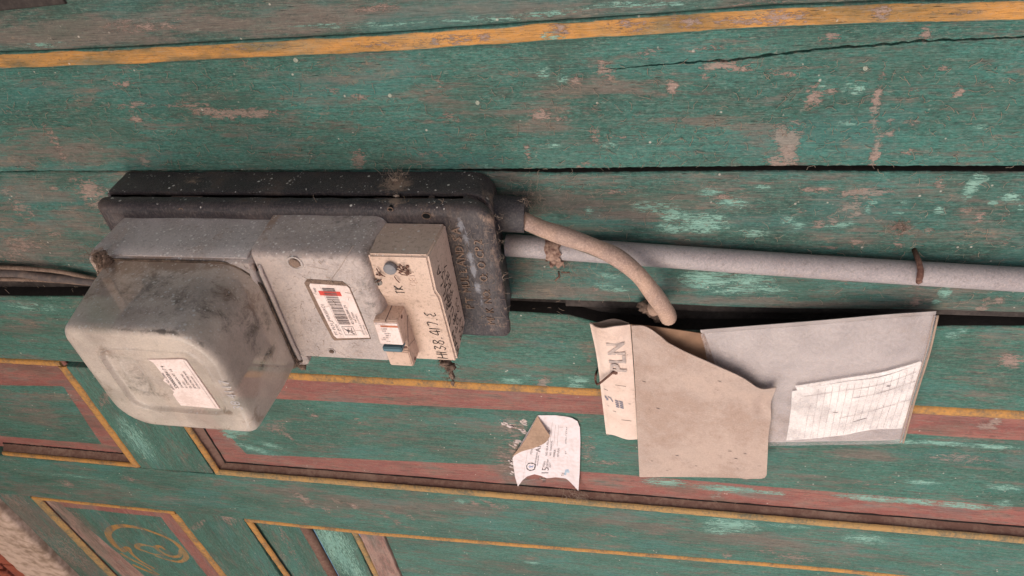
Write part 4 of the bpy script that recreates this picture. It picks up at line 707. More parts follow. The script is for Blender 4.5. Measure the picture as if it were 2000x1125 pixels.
printed('label_print', lines([('PT PLN (PERSERO)', .06, .14, .12, 1.0), ('LP  JAWA', .06, .24, .085, 1), ('42-0356384179', .27, .73, .10, .95), ('115  5(20)A', .30, .82, .07, 1), ('SATU FASE 2 KAWAT', .06, .90, .07, 1), ('230 V  50 Hz', .06, .975, .06, 1), ('900', .85, .13, .09, 1)], K2, 1.0), S2b, m_print, st2)
lg = [rect2d(.06, .34, .068, .66), rect2d(.22, .34, .228, .66), rect2d(.06, .34, .228, .35), rect2d(.06, .65, .228, .66), stroke2d([(.08, .62), (.13, .50), (.12, .48), (.20, .38)], .02), stroke2d([(.09, .45), (.19, .50)], .018), stroke2d([(.10, .56), (.20, .60)], .018), stroke2d([(.17, .40), (.13, .62)], .015), rect2d(0.02, .27, .98, .274)]
printed('line_logo', lg, S2b, m_print, st2)
# sealed screws on the terminal cover
for px, py, s in ((576, 514, 1.0), (648, 686, .5)):
    u, v, w = at(px, py, .0797); b = MB(); r = .0038 * s; V, F = loft([(rrect(u - r * 1.3, u + r * 1.3, v - r * 1.2, v + r * 1.2, r * 1.1), .0790), (rrect(u - r * 1.25, u + r * 1.25, v - r * 1.2, v + r * 1.2, r * 1.1), .0800), (rrect(u - r * 1.0, u + r * 1.0, v - r, v + r, r * .95), .0800), (rrect(u - r * .95, u + r * .95, v - r * .95, v + r * .95, r * .9), .0790)]); b.add(V, F); b.build('screw_recess', m_term, mt, smooth=True, sharp=30)
    b = MB(); lump(b, u, v, .0795, r * .85, r * .85, .0012, int(px), 10, .25); b.build('sealed_screw', m_dust, mt, smooth=True)
# ================================================================ BEIGE BREAKER BOX
bb = thing('breaker_box', 'yellowed beige plastic breaker cover with handwriting, on the right end of the black box', 'box', (-0.135, 0.27, 0.042))
pf = [(.2285, .0755), (.2545, .0758), (.2640, .0712), (.3215, .0672)]   # front profile along v
U0, U1 = -.1560, -.1195
q = MB(); n = len(pf); L_ = []; 
for (v, w) in [(.2300, .0425)] + pf + [(.3090, .0425)]: L_.append((U0 - .0015 if w < .05 else U0, v, w)); 
def u0f(v, w): return (-.1585 if w < .05 else -.1550) - .10 * max(0, v - .2545) * 1.0
def u1f(v, w): return (-.1180 if w < .05 else -.1198)
prof_ = [(.2300, .0425)] + pf + [(.3090, .0425)]
Vv = [(u0f(v, w), v, w) for v, w in prof_] + [(u1f(v, w), v, w) for v, w in prof_]; m = len(prof_)
q.add(Vv, [tuple(range(m)), tuple(range(m, 2 * m))] + [(i, (i + 1) % m, (i + 1) % m + m, i + m) for i in range(m)])
q.build('box_shell', m_beige, bb, bevel=.0013, seg=3)
# raised collar round the breaker
FW = lambda v: float(np.interp(v, [p[0] for p in pf], [p[1] for p in pf]))
def face_map(v_r, u_t): return lambda x, y, l=0: (u_t - y, v_r - x, FW(v_r - x) + l)
# handwriting on the front: H138.417.E
hw_ = []
sc_ = .0066
glyph = {'H': [[(0, 0), (0.05, 1)], [(.55, 0), (.6, 1)], [(-.05, .5), (.75, .55)]], '1': [[(0, 0), (.05, 1)]], '3': [[(0, .95), (.45, .98), (.15, .55), (.5, .35), (.25, 0), (-.05, .1)]], '8': [[(.45, .9), (.1, .95), (.1, .6), (.45, .35), (.3, 0), (0, .15), (.15, .5), (.5, .8), (.42, .95)]], '.': [[(0, 0), (.1, .05)]], '4': [[(.5, 0), (.45, 1), (0, .35), (.65, .32)]], '7': [[(0, .95), (.5, 1), (.2, 0)]], 'E': [[(.5, 1), (.1, .9), (.3, .55), (.05, .3), (.15, 0), (.5, .05)]], '/': [[(0, -.1), (.3, 1.1)]],
         'B': [[(0, 0), (.05, 1), (.5, .85), (.1, .55), (.55, .3), (0, 0)]], 'I': [[(0, 0), (.05, 1)]], 'L': [[(.05, 1), (0, .05), (.5, 0)]], 'A': [[(0, 0), (.3, 1), (.6, 0)], [(.1, .35), (.5, .35)]], 'M': [[(0, 0), (.1, 1), (.3, .3), (.55, 1), (.65, 0)]], 'U': [[(0, 1), (.05, .1), (.4, .05), (.5, 1)]], 'N': [[(0, 0), (.05, 1), (.45, 0), (.5, 1)]], 'R': [[(0, 0), (.05, 1), (.5, .8), (.1, .5), (.55, 0)]], 'D': [[(0, 0), (.05, 1), (.5, .7), (.45, .2), (0, 0)]], 'T': [[(0, 1), (.6, .95)], [(.3, 1), (.25, 0)]], 'S': [[(.5, .95), (.1, .8), (.45, .4), (.3, 0), (0, .1)]], 'K': [[(0, 0), (.05, 1)], [(.5, 1), (.05, .5), (.55, 0)]], 'O': [[(.3, 1), (0, .6), (.15, 0), (.5, .3), (.45, .8), (.3, 1)]], '5': [[(.5, 1), (.1, .95), (.08, .6), (.5, .4), (.3, 0), (0, .08)]], '2': [[(0, .8), (.3, 1), (.45, .7), (0, 0), (.55, .05)]], '0': [[(.3, 1), (0, .6), (.15, 0), (.5, .3), (.45, .8), (.3, 1)]], '9': [[(.5, .7), (.2, .6), (.15, .95), (.5, .95), (.45, 0)]], '-': [[(0, .5), (.4, .52)]], 'W': [[(0, 1), (.15, 0), (.3, .7), (.5, 0), (.65, 1)]], 'G': [[(.5, .85), (.15, 1), (0, .3), (.3, 0), (.5, .4), (.25, .42)]], 'P': [[(0, 0), (.05, 1), (.5, .8), (.05, .5)]]}
def hand(s, x, y, size, wd_, seed=1, adv=.82, slope=0.0):
    r = random.Random(seed); it = []
    for ch in s:
        if ch in glyph:
            for st in glyph[ch]: it.append(stroke2d([(x + a_ * size + r.uniform(-.03, .03) * size, y + b_ * size + r.uniform(-.04, .04) * size) for a_, b_ in st], wd_))
        x += size * (adv if ch not in '.1I ' else adv * .55); y += slope * size
    return it
fm = face_map(.3185, -.1250)
printed('handwriting', hand('H138.417.E', 0, 0.0005, .0068, .00075, 3, .80), fm, m_ink, bb, .0002)
# handwriting on the face that looks down (towards the right of the photograph)
SR = quadmap((-.1198, .3215, .0672), (-.1198, .2285, .0755), (-.1180, .2300, .0425), (-.1180, .3090, .0425))
def side(x, y, l=0): return SR(x, 1 - y, l)
sd_ = []
for s, x, y, sz, k in (('BILLA.', .46, .66, .17, 1), ('PRUMNAS', .17, .52, .17, 2), ('WAHYU', .02, .76, .16, 3), ('BLOK C5', .03, .40, .15, 4), ('RT.05', .04, .20, .15, 5), ('PBB7', .47, .34, .15, 7)):
    for V, F in hand(s, 0, 0, sz, .017, k, .82, .02): sd_.append(([(x + a_ * .62, y + b_ * 1.0) for a_, b_ in V], F))
printed('handwriting', sd_, side, m_ink, bb, .0002)
a = at(790, 577, .0760); printed('handwriting', hand('TK', 0, 0, .005, .0008, 9, .9), lambda x, y, l=0: (a[0] - y, a[1] - x, FW(a[1] - x) + l), m_ink, bb, .0002)
a = at(809, 560, .0757); raised('raised_lettering', bb, m_beige, 'QEN', .0062, a[0] + .002, a[1], .0758, .00025, .8)
# lead seal and screw
def disc(name, px, py, w, r, h, mat, parent, dome=.3, n=20, slot=False):
    u, v, _ = at(px, py, w); rings = [([(u + r * math.cos(t) * (1 + .03 * math.sin(3 * t)), v + r * math.sin(t)) for t in np.linspace(0, 2 * math.pi, n, endpoint=False)], w - .001)]
    for f, z in ((1.03, h * .3), (1, h * .8), (.85, h), (.5, h * (1 + dome * .2)), (.2, h * (1 + dome * .3))): rings.append(([(u + (a_ - u) * f, v + (b_ - v) * f) for a_, b_ in rings[0][0]], w + z))
    V, F = loft(rings); b = MB(); b.add(V, F); return b.build(name, mat, parent, smooth=True, sharp=50), (u, v)
disc('lead_seal', 762, 524, .0775, .0037, .0016, flat('grey_lead', (.17, .165, .18), .55, .4, 700, .5, (.24, .22, .22)), bb)
o_, (u, v) = disc('cover_screw', 739, 551, .0758, .0023, .0006, flat('dirty_steel', (.22, .19, .17), .6, .5, 900, .5, (.10, .08, .07)), bb); b = MB(); b.box(u - .0002, u + .0002, v - .0019, v + .0019, .0760, .0768); b.build('screw_slot', m_void, bb)
b = MB(); rw = random.Random(4)
for sx_, ex_ in (((776, 520), (800, 532)), ((776, 526), (803, 534)), ((778, 532), (796, 538)), ((752, 540), (738, 530)), ((748, 538), (735, 524)), ((745, 545), (733, 552)), ((770, 540), (780, 552)), ((780, 515), (798, 528))):
    A = np.array(at(*sx_, .0768)); B = np.array(at(*ex_, .0770)); b.tube([A, A * .6 + B * .4 + np.array([rw.uniform(-.0005, .0005), 0, .0008]), B], .0003, 5)
for k in range(9): A = at(rw.uniform(776, 798), rw.uniform(519, 538), .0765); lump(b, *A, rw.uniform(.0005, .0012), rw.uniform(.0004, .0008), .0006, k, 6, .4)
for k in range(5): A = at(rw.uniform(733, 752), rw.uniform(528, 556), .0765); lump(b, *A, rw.uniform(.0004, .001), rw.uniform(.0004, .0008), .0005, k + 20, 6, .4)
b.build('seal_wire', m_rust, bb, smooth=True)
# ================================================================ CIRCUIT BREAKER
cb_ = thing('circuit_breaker', 'small cream circuit breaker with a blue grey toggle, set into the beige cover', 'circuit breaker', (-0.151, 0.29, 0.068))
q = MB(); u0, u1 = -.1592, -.1440
prof_ = [(.2712, .055), (.2712, .0838), (.2722, .0848), (.2900, .0848), (.2912, .0800), (.2990, .0790), (.3000, .0812), (.3130, .0806), (.3142, .0795), (.3142, .055)]
m = len(prof_); q.add([(u0, v, w) for v, w in prof_] + [(u1, v, w) for v, w in prof_], [tuple(range(m)), tuple(range(m, 2 * m))] + [(i, (i + 1) % m, (i + 1) % m + m, i + m) for i in range(m)])
q.build('breaker_body', m_cream, cb_, bevel=.0006, seg=2)
q = MB(); q.box(-.1517, -.1514, .2709, .2715, .070, .0846); q.build('moulding_seam', m_print, cb_)
for pts in ([(u1 + .0002, .276, .068), (u1 + .0002, .296, .080)], [(u1 + .0002, .296, .080), (u1 + .0002, .301, .068)]):
    q = MB(); q.tube(pts, .00012, 4); q.build('moulding_seam', m_print, cb_)
for v_, w_ in ((.2735, .0775), (.3115, .0755)):
    q = MB(); q.tube([(u1 - .003, v_, w_), (u1 + .00015, v_, w_)], .0013, 12); q.build('rivet_hole', m_rust, cb_, smooth=True, sharp=40)
q = MB(); q.box(u0 + .0016, u1 - .0014, .2912, .2948, .0790, .0868); q.build('toggle', flat('blue_grey_plastic', (.085, .15, .18), .5, .3, 500, .2), cb_, bevel=.0006)
q = MB(); q.box(u0 + .0012, u1 - .0010, .2950, .2985, .0780, .0793); q.build('toggle_slot', m_rust, cb_)
fc = lambda x, y, l=0: (u0 + .0006 + y * .0142, .2898 - x * .0175, .0848 + l)
lb = label_poly('rating_label', cb_, m_label, fc, [(0, 0), (1, 0), (1, 1), (0, 1)], .00008)
it = lines([('CL4', .28, .55, .11, .9), ('~230/400V 6000', .10, .72, .09, .8), ('IEC 898  SNI', .05, .82, .08, .8), ('LMK 6A', .05, .94, .09, .9), ('5SX1', .52, .60, .20, .8), ('GE', .86, .13, .13, 1), ('MINIATURE CB', .86, .30, .055, .55)], .8, 1.0)
it = lines([('GE', .86, .14, .16, 1.0)], .7, 1) ; fr = lambda x, y, l=0: fc(x, y, l + .0001)
rows = []
for k, (s, yy, sz, xx) in enumerate((('BREAKER 2P', .92, .10, 1), ('MINI CB 6A', .72, .10, 1), ('C2', .60, .22, 1), ('5SX230', .44, .16, 1), ('400V-6000', .34, .09, 1), ('IEC898', .24, .09, 1), ('SNI LMK', .12, .09, 1))): rows.append((s, .06, 0, sz, yy))
it2 = []
def col_text(s, x, y0, sz, sxx=.8):     # text whose lines run along u
    V, F = text2d(s, sz, 0, 0, sx=sxx); return [(x + b_, y0 + a_) for a_, b_ in V], F
for s, x, y0, sz in (('RCCB SNI DC', .93, .18, .05), ('C22M', .70, .22, .10), ('5L2P', .60, .24, .09), ('230/400V~', .50, .30, .07), ('6000 3', .40, .34, .08), ('IEC 898-1', .30, .20, .07), ('LMK', .20, .12, .09), ('IN 6A', .12, .30, .07), ('GE', .93, .02, .08)): it2.append(col_text(s, x, y0, sz, .85 * .0175 / .0142))
printed('rating_print', it2, fr, m_print, lb); printed('orange_bar', [rect2d(.82, .24, .90, 1.0)], fr, m_orange, lb); printed('rating_print', [col_text('6000 RTLM', .835, .30, .055, 1.0)], fr, m_print, lb, .0002)
# ================================================================ CABLES AND CONDUIT
m_cable = plastic('dusty_tan_cable', (0.43, 0.275, 0.205), (0.27, 0.18, 0.155), (0.48, 0.33, 0.26), 0.4, 0.0, .6, 22)
gc = thing('power_cable', 'thick tan cable curving from the black sleeve and hooking into the dark joint', 'cable', at(1100, 460, .016))
path = spline([at(1000, 424, .015), at(1025, 432, .017), at(1060, 447, .021), at(1110, 464, .025), at(1160, 482, .028), at(1205, 503, .030), at(1245, 535, .031), at(1275, 572, .031), at(1298, 605, .030), (at(1306, 622, .028)[0] - .0003, at(1306, 622, .028)[1] + .0008, .026), (at(1306, 622, .028)[0] - .0025, .3135, .020), (at(1300, 615, .02)[0] - .006, .322, .008), (at(1300, 615, .02)[0] - .009, .334, -.004), (at(1300, 615, .02)[0] - .011, .342, -.02)], 8)
q = MB(); q.tube(path, [.0054 * (1 + .05 * math.sin(i * .35)) for i in range(len(path))], 16); q.build('cable_sheath', m_cable, gc, smooth=True)
q = MB(); pa = [np.array(p) + np.array([0, .0036, .0040]) for p in path[8:62]]; q.tube(pa, .00045, 5); q.build('sheath_ridge', flat('grey_green_line', (.15, .13, .10), .8), gc, smooth=True)
q = MB(); 
for k in range(7): A = at(1262 + k * 4, 598 + k * 3, .004 - k * .001); lump(q, A[0], A[1], A[2], .0045, .0040, .004, k, 9, .4)
tag(q.build('mud_nest', m_dust, base=at(1270, 605, .0), smooth=True), 'crumbly brown mud lump behind the hook of the tan cable', 'mud lump')
m_pvc = plastic('grey_pvc', (0.32, 0.28, 0.285), (0.27, 0.235, 0.245), (0.36, 0.27, 0.235), 0.36, 0.0, .45, 25)
cd = thing('conduit_pipe', 'straight grey plastic conduit pipe running right along the narrow green board', 'pipe', at(1500, 514, .009))
def cpt(u): return (u, .2724 + (u + .095) * .0577 + .0006 * math.sin(u * 14), .0080)
q = MB(); us = np.linspace(-.0925, .36, 40); V = []; q.tube([cpt(u) for u in us], .0073, 28, False); q.tube([cpt(-.0925), cpt(-.080)], .0062, 24, True)
q.build('pipe_wall', m_pvc, cd, smooth=True, sharp=50)
q = MB(); c0 = cpt(-.092); q.box(c0[0] - .0005, c0[0] + .0006, c0[1] - .0072, c0[1] + .0072, .0025, .0165)
# rusty strap
sp_ = thing('rusty_strap', 'torn scaly rusty iron strap nailed over the conduit near the black box', 'strap', at(1080, 500, .01))
G = np.zeros((14, 22, 3)); rs = random.Random(8); c = at(1078, 490, .018); us_ = np.linspace(c[0] - .0048, c[0] + .0048, 14)
for i, u in enumerate(us_):
    cc = cpt(u)
    for j in range(22):
        t = j / 21; n_ = rs.uniform(-.0003, .0003)
        if t < .62: an = math.pi * (1.02 - t / .62 * .98); G[i, j] = (u + rs.uniform(-.0003, .0003) + (rs.uniform(-.001, .001) if i in (0, 13) else 0), cc[1] + math.cos(an) * .0086, .0080 + math.sin(an) * .0086 + n_)
        else: s_ = (t - .62) / .38; G[i, j] = (u - (.0012 * s_) * (1 if i < 7 else -1) * 0 + rs.uniform(-.0004, .0004), cc[1] + .0086 + s_ * .0105 * (1 + .15 * math.sin(i)), .0078 - s_ * .0050 + n_ * 2 + .001 * math.sin(s_ * 9))
gridobj('strap_band', G, m_rustpale, sp_, thick=.0006)
q = MB(); A = at(1090, 536, .004); q.tube([(A[0], A[1], .001), (A[0] + .001, A[1] + .001, .005), (A[0] - .002, A[1] + .004, .0055)], .0007, 6); q.tube([(A[0] + .002, A[1] - .001, .003), (A[0] + .008, A[1] - .002, .004)], .0005, 5); q.build('bent_nail', m_rust, sp_, smooth=True)
nl = MB(); A = at(1806, 504, .002); B = at(1806, 509, .016); c = cpt(B[0]); nl.tube([(c[0], c[1] - .0102, -.002), (c[0], c[1] - .0100, .010), (c[0] + .0001, c[1] - .0078, .0155), (c[0] + .0002, c[1] - .0045, .0168), (c[0] + .0003, c[1] - .0010, .0172)], [.0015, .0016, .0018, .0019, .0017], 8)
lump(nl, c[0] + .0004, c[1] - .0010, .0172, .0016, .0015, .001, 3, 8, .3)
tag(nl.build('bent_nail', m_rust, base=(c[0], c[1] - .0118, 0), smooth=True), 'rusty bent nail hooked over the grey conduit near its right end', 'nail')
# flattened dusty cable at far left
lc = thing('old_cable', 'flat dusty old cable lying on the board at the left edge and entering the meter', 'cable', at(60, 540, .003))
for k, (pts, r) in enumerate((([(-60, 520), (0, 522), (60, 525), (120, 531), (190, 546)], .0018), ([(-60, 532), (0, 533), (40, 534), (90, 541), (150, 546), (195, 552)], .0036), ([(-60, 545), (0, 545), (60, 546), (120, 549), (195, 556)], .0018))):
    q = MB(); q.tube(spline([at(x, y, .0035 + .0006 * k) for x, y in pts], 6), r, 10); q.build('cable_core', [m_dust, flat('dark_cable', (.08, .065, .065), .6, .5, 200, .4, (.17, .12, .10)), m_dust][k], lc, smooth=True)
# ================================================================ DOCUMENT POUCH
m_brownp = plastic('brown_stained_plastic', (0.43, 0.315, 0.265), (0.36, 0.275, 0.24), (0.34, 0.235, 0.19), 0.75, 0.0, 0.5, 16, -.1, grain=0.16); m_creamp = plastic('yellowed_cream_card', (0.72, 0.56, 0.49), (0.62, 0.46, 0.39), (0.46, 0.32, 0.26), 0.35, 0.0, 0.7, 26, -.1, grain=0.1)
m_backp = flat('tan_backing', (0.26, 0.15, 0.095), 0.8, 0.4, 90, 0.15)
dp = thing('document_pouch', 'brown and clear plastic document pouch with a faded PLN header, hung from rusty wire', 'pouch', at(1190, 740, .006))
def pxw(l): return [at(*p) for p in l]
# header strip: a folded tube of card
hg = coons(pxw([(1152, 633, .010), (1172, 638, .013), (1200, 634, .0135), (1231, 634, .011)]), pxw([(1231, 634, .011), (1236, 700, .012), (1241, 780, .011), (1245, 858, .006)]), pxw([(1184, 848, .006), (1200, 849, .0065), (1225, 857, .0065), (1245, 858, .006)]), pxw([(1152, 633, .010), (1166, 700, .0085), (1177, 790, .008), (1184, 848, .006)]), 20, 44, lambda s, t: .0022 * math.sin(math.pi * s) * (1 - t * .6) - .0006 * math.exp(-((s - .06) / .03) ** 2))
hd = gridobj('header_strip', hg, m_creamp, dp, thick=.0008)
hb = coons(pxw([(1152, 631, .008), (1170, 634, .0075), (1200, 629, .008), (1228, 632, .009)]), pxw([(1228, 632, .009), (1235, 700, .006), (1240, 780, .005), (1243, 857, .004)]), pxw([(1186, 850, .004), (1205, 852, .004), (1225, 857, .004), (1243, 857, .004)]), pxw([(1152, 631, .008), (1166, 700, .006), (1177, 790, .006), (1186, 850, .004)]), 12, 30, lambda s, t: -.003 * math.sin(math.pi * s)); gridobj('header_back', hb, m_brownp, dp, thick=.0006)
def hmap(s, t, l=0):
    n, m_ = hg.shape[:2]; a_ = min(max(s, 0), .999) * (n - 1); b_ = min(max(t, 0), .999) * (m_ - 1); i, j = int(a_), int(b_); fa, fb = a_ - i, b_ - j
    p = hg[i, j] * (1 - fa) * (1 - fb) + hg[i + 1, j] * fa * (1 - fb) + hg[i, j + 1] * (1 - fa) * fb + hg[i + 1, j + 1] * fa * fb; return (p[0], p[1], p[2] + l)
def sub(items, k=6):     # split long edges of text polygons so that they follow the curved card
    return items
V, F = text2d('PLN', 1, 0, 0, sx=1.0, bold=.03); pr = [([(.80 - b_ * .62, .345 - a_ * .135) for a_, b_ in V], F)]
printed('printed_letters', pr, hmap, flat('pale_grey_print', (0.36, 0.29, 0.27), 0.8, 0.5, 500, 0, (0.52, 0.41, 0.36)), hd, .0010)
lgo = [rect2d(.33 + .10 * i, .605 + .020 * j, .41 + .10 * i, .620 + .020 * j) for i in range(3) for j in range(4) if (i + j) % 4 != 3]
lgo = [([(.40 + .13 * i + .01 * j, .60 + .019 * j), (.50 + .13 * i + .01 * j, .602 + .019 * j), (.52 + .13 * i, .615 + .019 * j), (.41 + .13 * i, .613 + .019 * j)], [(0, 1, 2, 3)]) for i in range(2) for j in range(4)] + [stroke2d([(.10, .60), (.2, .615), (.14, .625)], .022), stroke2d([(.28, .605), (.34, .625)], .015), stroke2d([(.2, .59), (.3, .60)], .012)]
printed('stamped_mark', lgo, hmap, flat('faded_blue_ink', (.16, .17, .22), .8, .4, 900, 0, (.3, .25, .27)), hd, .0004)
printed('scuff_marks', [stroke2d([(x, y), (x + l_, y + .003)], .004) for x, y, l_ in ((.5, .28, .10), (.46, .46, .30), (.1, .53, .12), (.3, .72, .10), (.55, .79, .3), (.8, .62, .06), (.15, .68, .06))], hmap, m_print, hd, .0004)
# backing sheet seen inside the pouch
gb = coons(pxw([(1232, 634, .010), (1290, 640, .010), (1368, 651, .008), (1400, 655, .006)]), pxw([(1400, 655, .006), (1450, 740, .006), (1500, 860, .005)]), pxw([(1245, 850, .004), (1400, 858, .004), (1500, 860, .005)]), pxw([(1232, 634, .010), (1240, 740, .006), (1245, 850, .004)]), 20, 20); gridobj('backing_sheet', gb, m_backp, dp, thick=.0006)
# clear sleeve: a frosted rear sheet, the ruled card and a cloudy front film
top_ = [(1368, 652, .011), (1420, 648, .014), (1600, 634, .018), (1740, 622, .018), (1832, 616, .012)]; rgt = [(1832, 616, .012), (1815, 690, .013), (1790, 770, .010), (1764, 865, .005)]
bot_ = [(1380, 868, .005), (1500, 871, .006), (1640, 869, .007), (1730, 868, .006), (1764, 865, .005)]; lft = [(1368, 652, .011), (1380, 700, .010), (1384, 780, .007), (1380, 868, .005)]
gs = coons(pxw(top_), pxw(rgt), pxw(bot_), pxw(lft), 46, 30, lambda s, t: .0035 * math.sin(math.pi * t) * math.sin(math.pi * min(1, s * 1.0)))
gr_ = gs.copy(); gr_[:, :, 2] -= .0036
gridobj('sleeve_back', gr_, plastic('grey_stained_plastic', (.47, .41, .40), (.40, .345, .335), (.36, .265, .22), 0.6, 0.0, .5, 14, -.1, grain=0.08), dp, thick=.0004)
def frost(name, alpha, c, rough):
    g = NT(name); n = g.noise(g.obj(), 60, 4, .6); n2 = g.noise(g.obj(), 500, 3, .7); g.put(g.b.inputs['Base Color'], g.mix(g.ramp(n, .4, .7), c, tuple(x * .8 for x in c))); g.b.inputs['Roughness'].default_value = rough
    tr = g.n('ShaderNodeBsdfTransparent'); mx = g.n('ShaderNodeMixShader'); g.put(mx.inputs[0], g.ramp(g.math('ADD', g.math('MULTIPLY', n, .5), g.math('MULTIPLY', n2, .5)), .35, .7, alpha - .12, alpha + .12)); g.L(tr.outputs[0], mx.inputs[1]); g.L(g.b.outputs[0], mx.inputs[2]); g.L(mx.outputs[0], g.t.nodes['Material Output'].inputs[0]); return g.m
fs = gridobj('clear_film', gs, frost('cloudy_film', .22, (.55, .48, .48), .3), dp, thick=.00035)
q = MB(); q.tube([tuple(p) for p in gs[-1]], .00065, 6); q.tube([tuple(p + np.array([-.0022, 0, 0])) for p in gs[-1]], .0004, 6); q.build('welded_seam', flat('yellowed_seam', (.36, .25, .19), .6), dp, smooth=True)
# the ruled card inside the sleeve is a thing of its own
def gmap(G, lo=0.0):
    n, m_ = G.shape[:2]
    def f(s, t, l=0):
        a_ = min(max(s, 0), .9999) * (n - 1); b_ = min(max(t, 0), .9999) * (m_ - 1); i, j = int(a_), int(b_); fa, fb = a_ - i, b_ - j
        p = G[i, j] * (1 - fa) * (1 - fb) + G[i + 1, j] * fa * (1 - fb) + G[i, j + 1] * (1 - fa) * fb + G[i + 1, j + 1] * fa * fb; return (p[0], p[1], p[2] + lo + l)
    return f
gc2 = coons(pxw([(1546, 760, .0125), (1640, 741, .014), (1720, 732, .014), (1800, 708, .0115)]), pxw([(1800, 708, .0115), (1786, 770, .010), (1762, 838, .0062)]), pxw([(1536, 862, .0065), (1640, 852, .008), (1700, 840, .008), (1762, 838, .0062)]), pxw([(1546, 760, .0125), (1544, 800, .011), (1536, 862, .0065)]), 60, 40, lambda s, t: .0016 * math.sin(math.pi * t) * math.sin(math.pi * s))
# keep the card between the two films
def undersheet(G, d):
    g0 = gs.reshape(-1, 3)
    for i in range(G.shape[0]):
        for j in range(G.shape[1]):
            dd = ((g0[:, :2] - G[i, j, :2]) ** 2).sum(1); k = np.argsort(dd)[:4]; w_ = 1 / (dd[k] + 1e-7); G[i, j, 2] = (g0[k, 2] * w_).sum() / w_.sum() - d
undersheet(gc2, .0018)
cardth = thing('record_card', 'white ruled record card showing through the lower part of the cloudy sleeve', 'card', at(1660, 790, .008))
m_card = flat('white_card', (.95, .88, .85), .7, .12, 60, 0, (.86, .76, .72))
cg = gridobj('card_sheet', gc2 + np.array([0, 0, .0004]), m_card, cardth, thick=.0003)
cm = gmap(gc2, .0004)
ru = [stroke2d([(x, .03 + .25 * (x < .2)), (x - .01, .5), (x - .005, .97)], .0028) for x in np.linspace(.16, .95, 15)] + [stroke2d([(.5, .28), (.7, .27), (.98, .24)], .008), stroke2d([(.42, .62), (.7, .58), (.98, .52)], .007), stroke2d([(.1, .12), (.5, .13), (.97, .10)], .006)]
printed('ruled_lines', ru, cm, m_fade, cg, .0005)
printed('faint_entry', [stroke2d([(.55, .74), (.66, .72)], .012), stroke2d([(.36, .5), (.4, .51)], .012), stroke2d([(.75, .18), (.78, .2)], .02)], cm, m_print, cg, .0002)
c2 = coons(pxw([(1552, 748, .013), (1640, 733, .0145), (1720, 722, .0145), (1798, 704, .0118)]), pxw([(1798, 704, .0118), (1799, 707, .0116)]), pxw([(1556, 757, .0128), (1640, 739, .0142), (1720, 729, .0142), (1799, 707, .0116)]), pxw([(1552, 748, .013), (1556, 757, .0128)]), 16, 3); undersheet(c2, .0009); gridobj('card_fold', c2, m_card, cardth, thick=.0003)
# front flap curling away at its upper edge
ft = [(1233, 636, .0135), (1265, 640, .015), (1320, 678, .017), (1400, 715, .020), (1450, 738, .0215), (1485, 760, .021), (1516, 758, .0225)]
fr_ = [(1516, 758, .0225), (1506, 790, .0185), (1506, 815, .017), (1501, 850, .014), (1499, 890, .011), (1497, 936, .008)]
fb_ = [(1249, 932, .006), (1330, 933, .007), (1420, 936, .008), (1497, 940, .008)]; fl = [(1233, 636, .0135), (1240, 740, .0125), (1245, 850, .009), (1249, 932, .006)]
gf_ = coons(pxw(ft), pxw(fr_), pxw(fb_), pxw(fl), 60, 50, lambda s, t: .002 * math.sin(math.pi * s) * math.sin(math.pi * t) - .0035 * math.exp(-((s - .95) / .05) ** 2 - ((t - .17) / .10) ** 2) + .0015 * math.exp(-((s - .90) / .05) ** 2 - ((t - .30) / .08) ** 2) + .0008 * math.sin(s * 5 + t * 3) * math.sin(math.pi * t) + .0005 * math.sin(s * 17 - t * 9) * math.sin(math.pi * s) * math.sin(math.pi * t) + .0007 * math.exp(-((s - t * .6 - .25) / .03) ** 2))
# round the lower right corner
for i in range(60):
    for j in range(50):
        s, t = 1 - i / 59, 1 - j / 49
        if s < .06 and t < .06:
            d = math.hypot(.06 - s, .06 - t)
            if d > .06: k = .06 / d; ns, nt_ = .06 - (.06 - s) * k, .06 - (.06 - t) * k; gf_[i, j] = gmap(gf_)(1 - ns, 1 - nt_)
ff = gridobj('front_flap', gf_, m_brownp, dp, thick=.0006)
fm2 = gmap(gf_); rs2 = random.Random(6)
printed('scuff_marks', [stroke2d([(x, y), (x + rs2.uniform(.01, .03), y + rs2.uniform(-.004, .004))], rs2.uniform(.002, .005)) for x, y in [(.93, .83), (.77, .88), (.45, .88), (.70, .70), (.6, .1), (.3, .8), (.15, .45), (.05, .3), (.1, .86), (.22, .94), (.75, .77), (.82, .7)]], fm2, m_print, ff, .0003)
# wire that holds it
wr = MB(); h0 = at(1200, 727, .0145); wr.tube(spline([at(1202, 729, .010), at(1199, 726, .0150), at(1188, 735, .0165), at(1172, 748, .0150), at(1166, 750, .012), at(1163, 742, .009), at(1164, 730, .006), at(1166, 725, -.010)], 5), .00085, 7); lump(wr, *at(1201, 728, .0142), .0022, .0018, .0008, 5, 9, .3)
tag(wr.build('hanging_wire', m_rust, base=at(1166, 728, -.008), smooth=True), 'rusty bent wire passing through the header of the document pouch', 'wire')
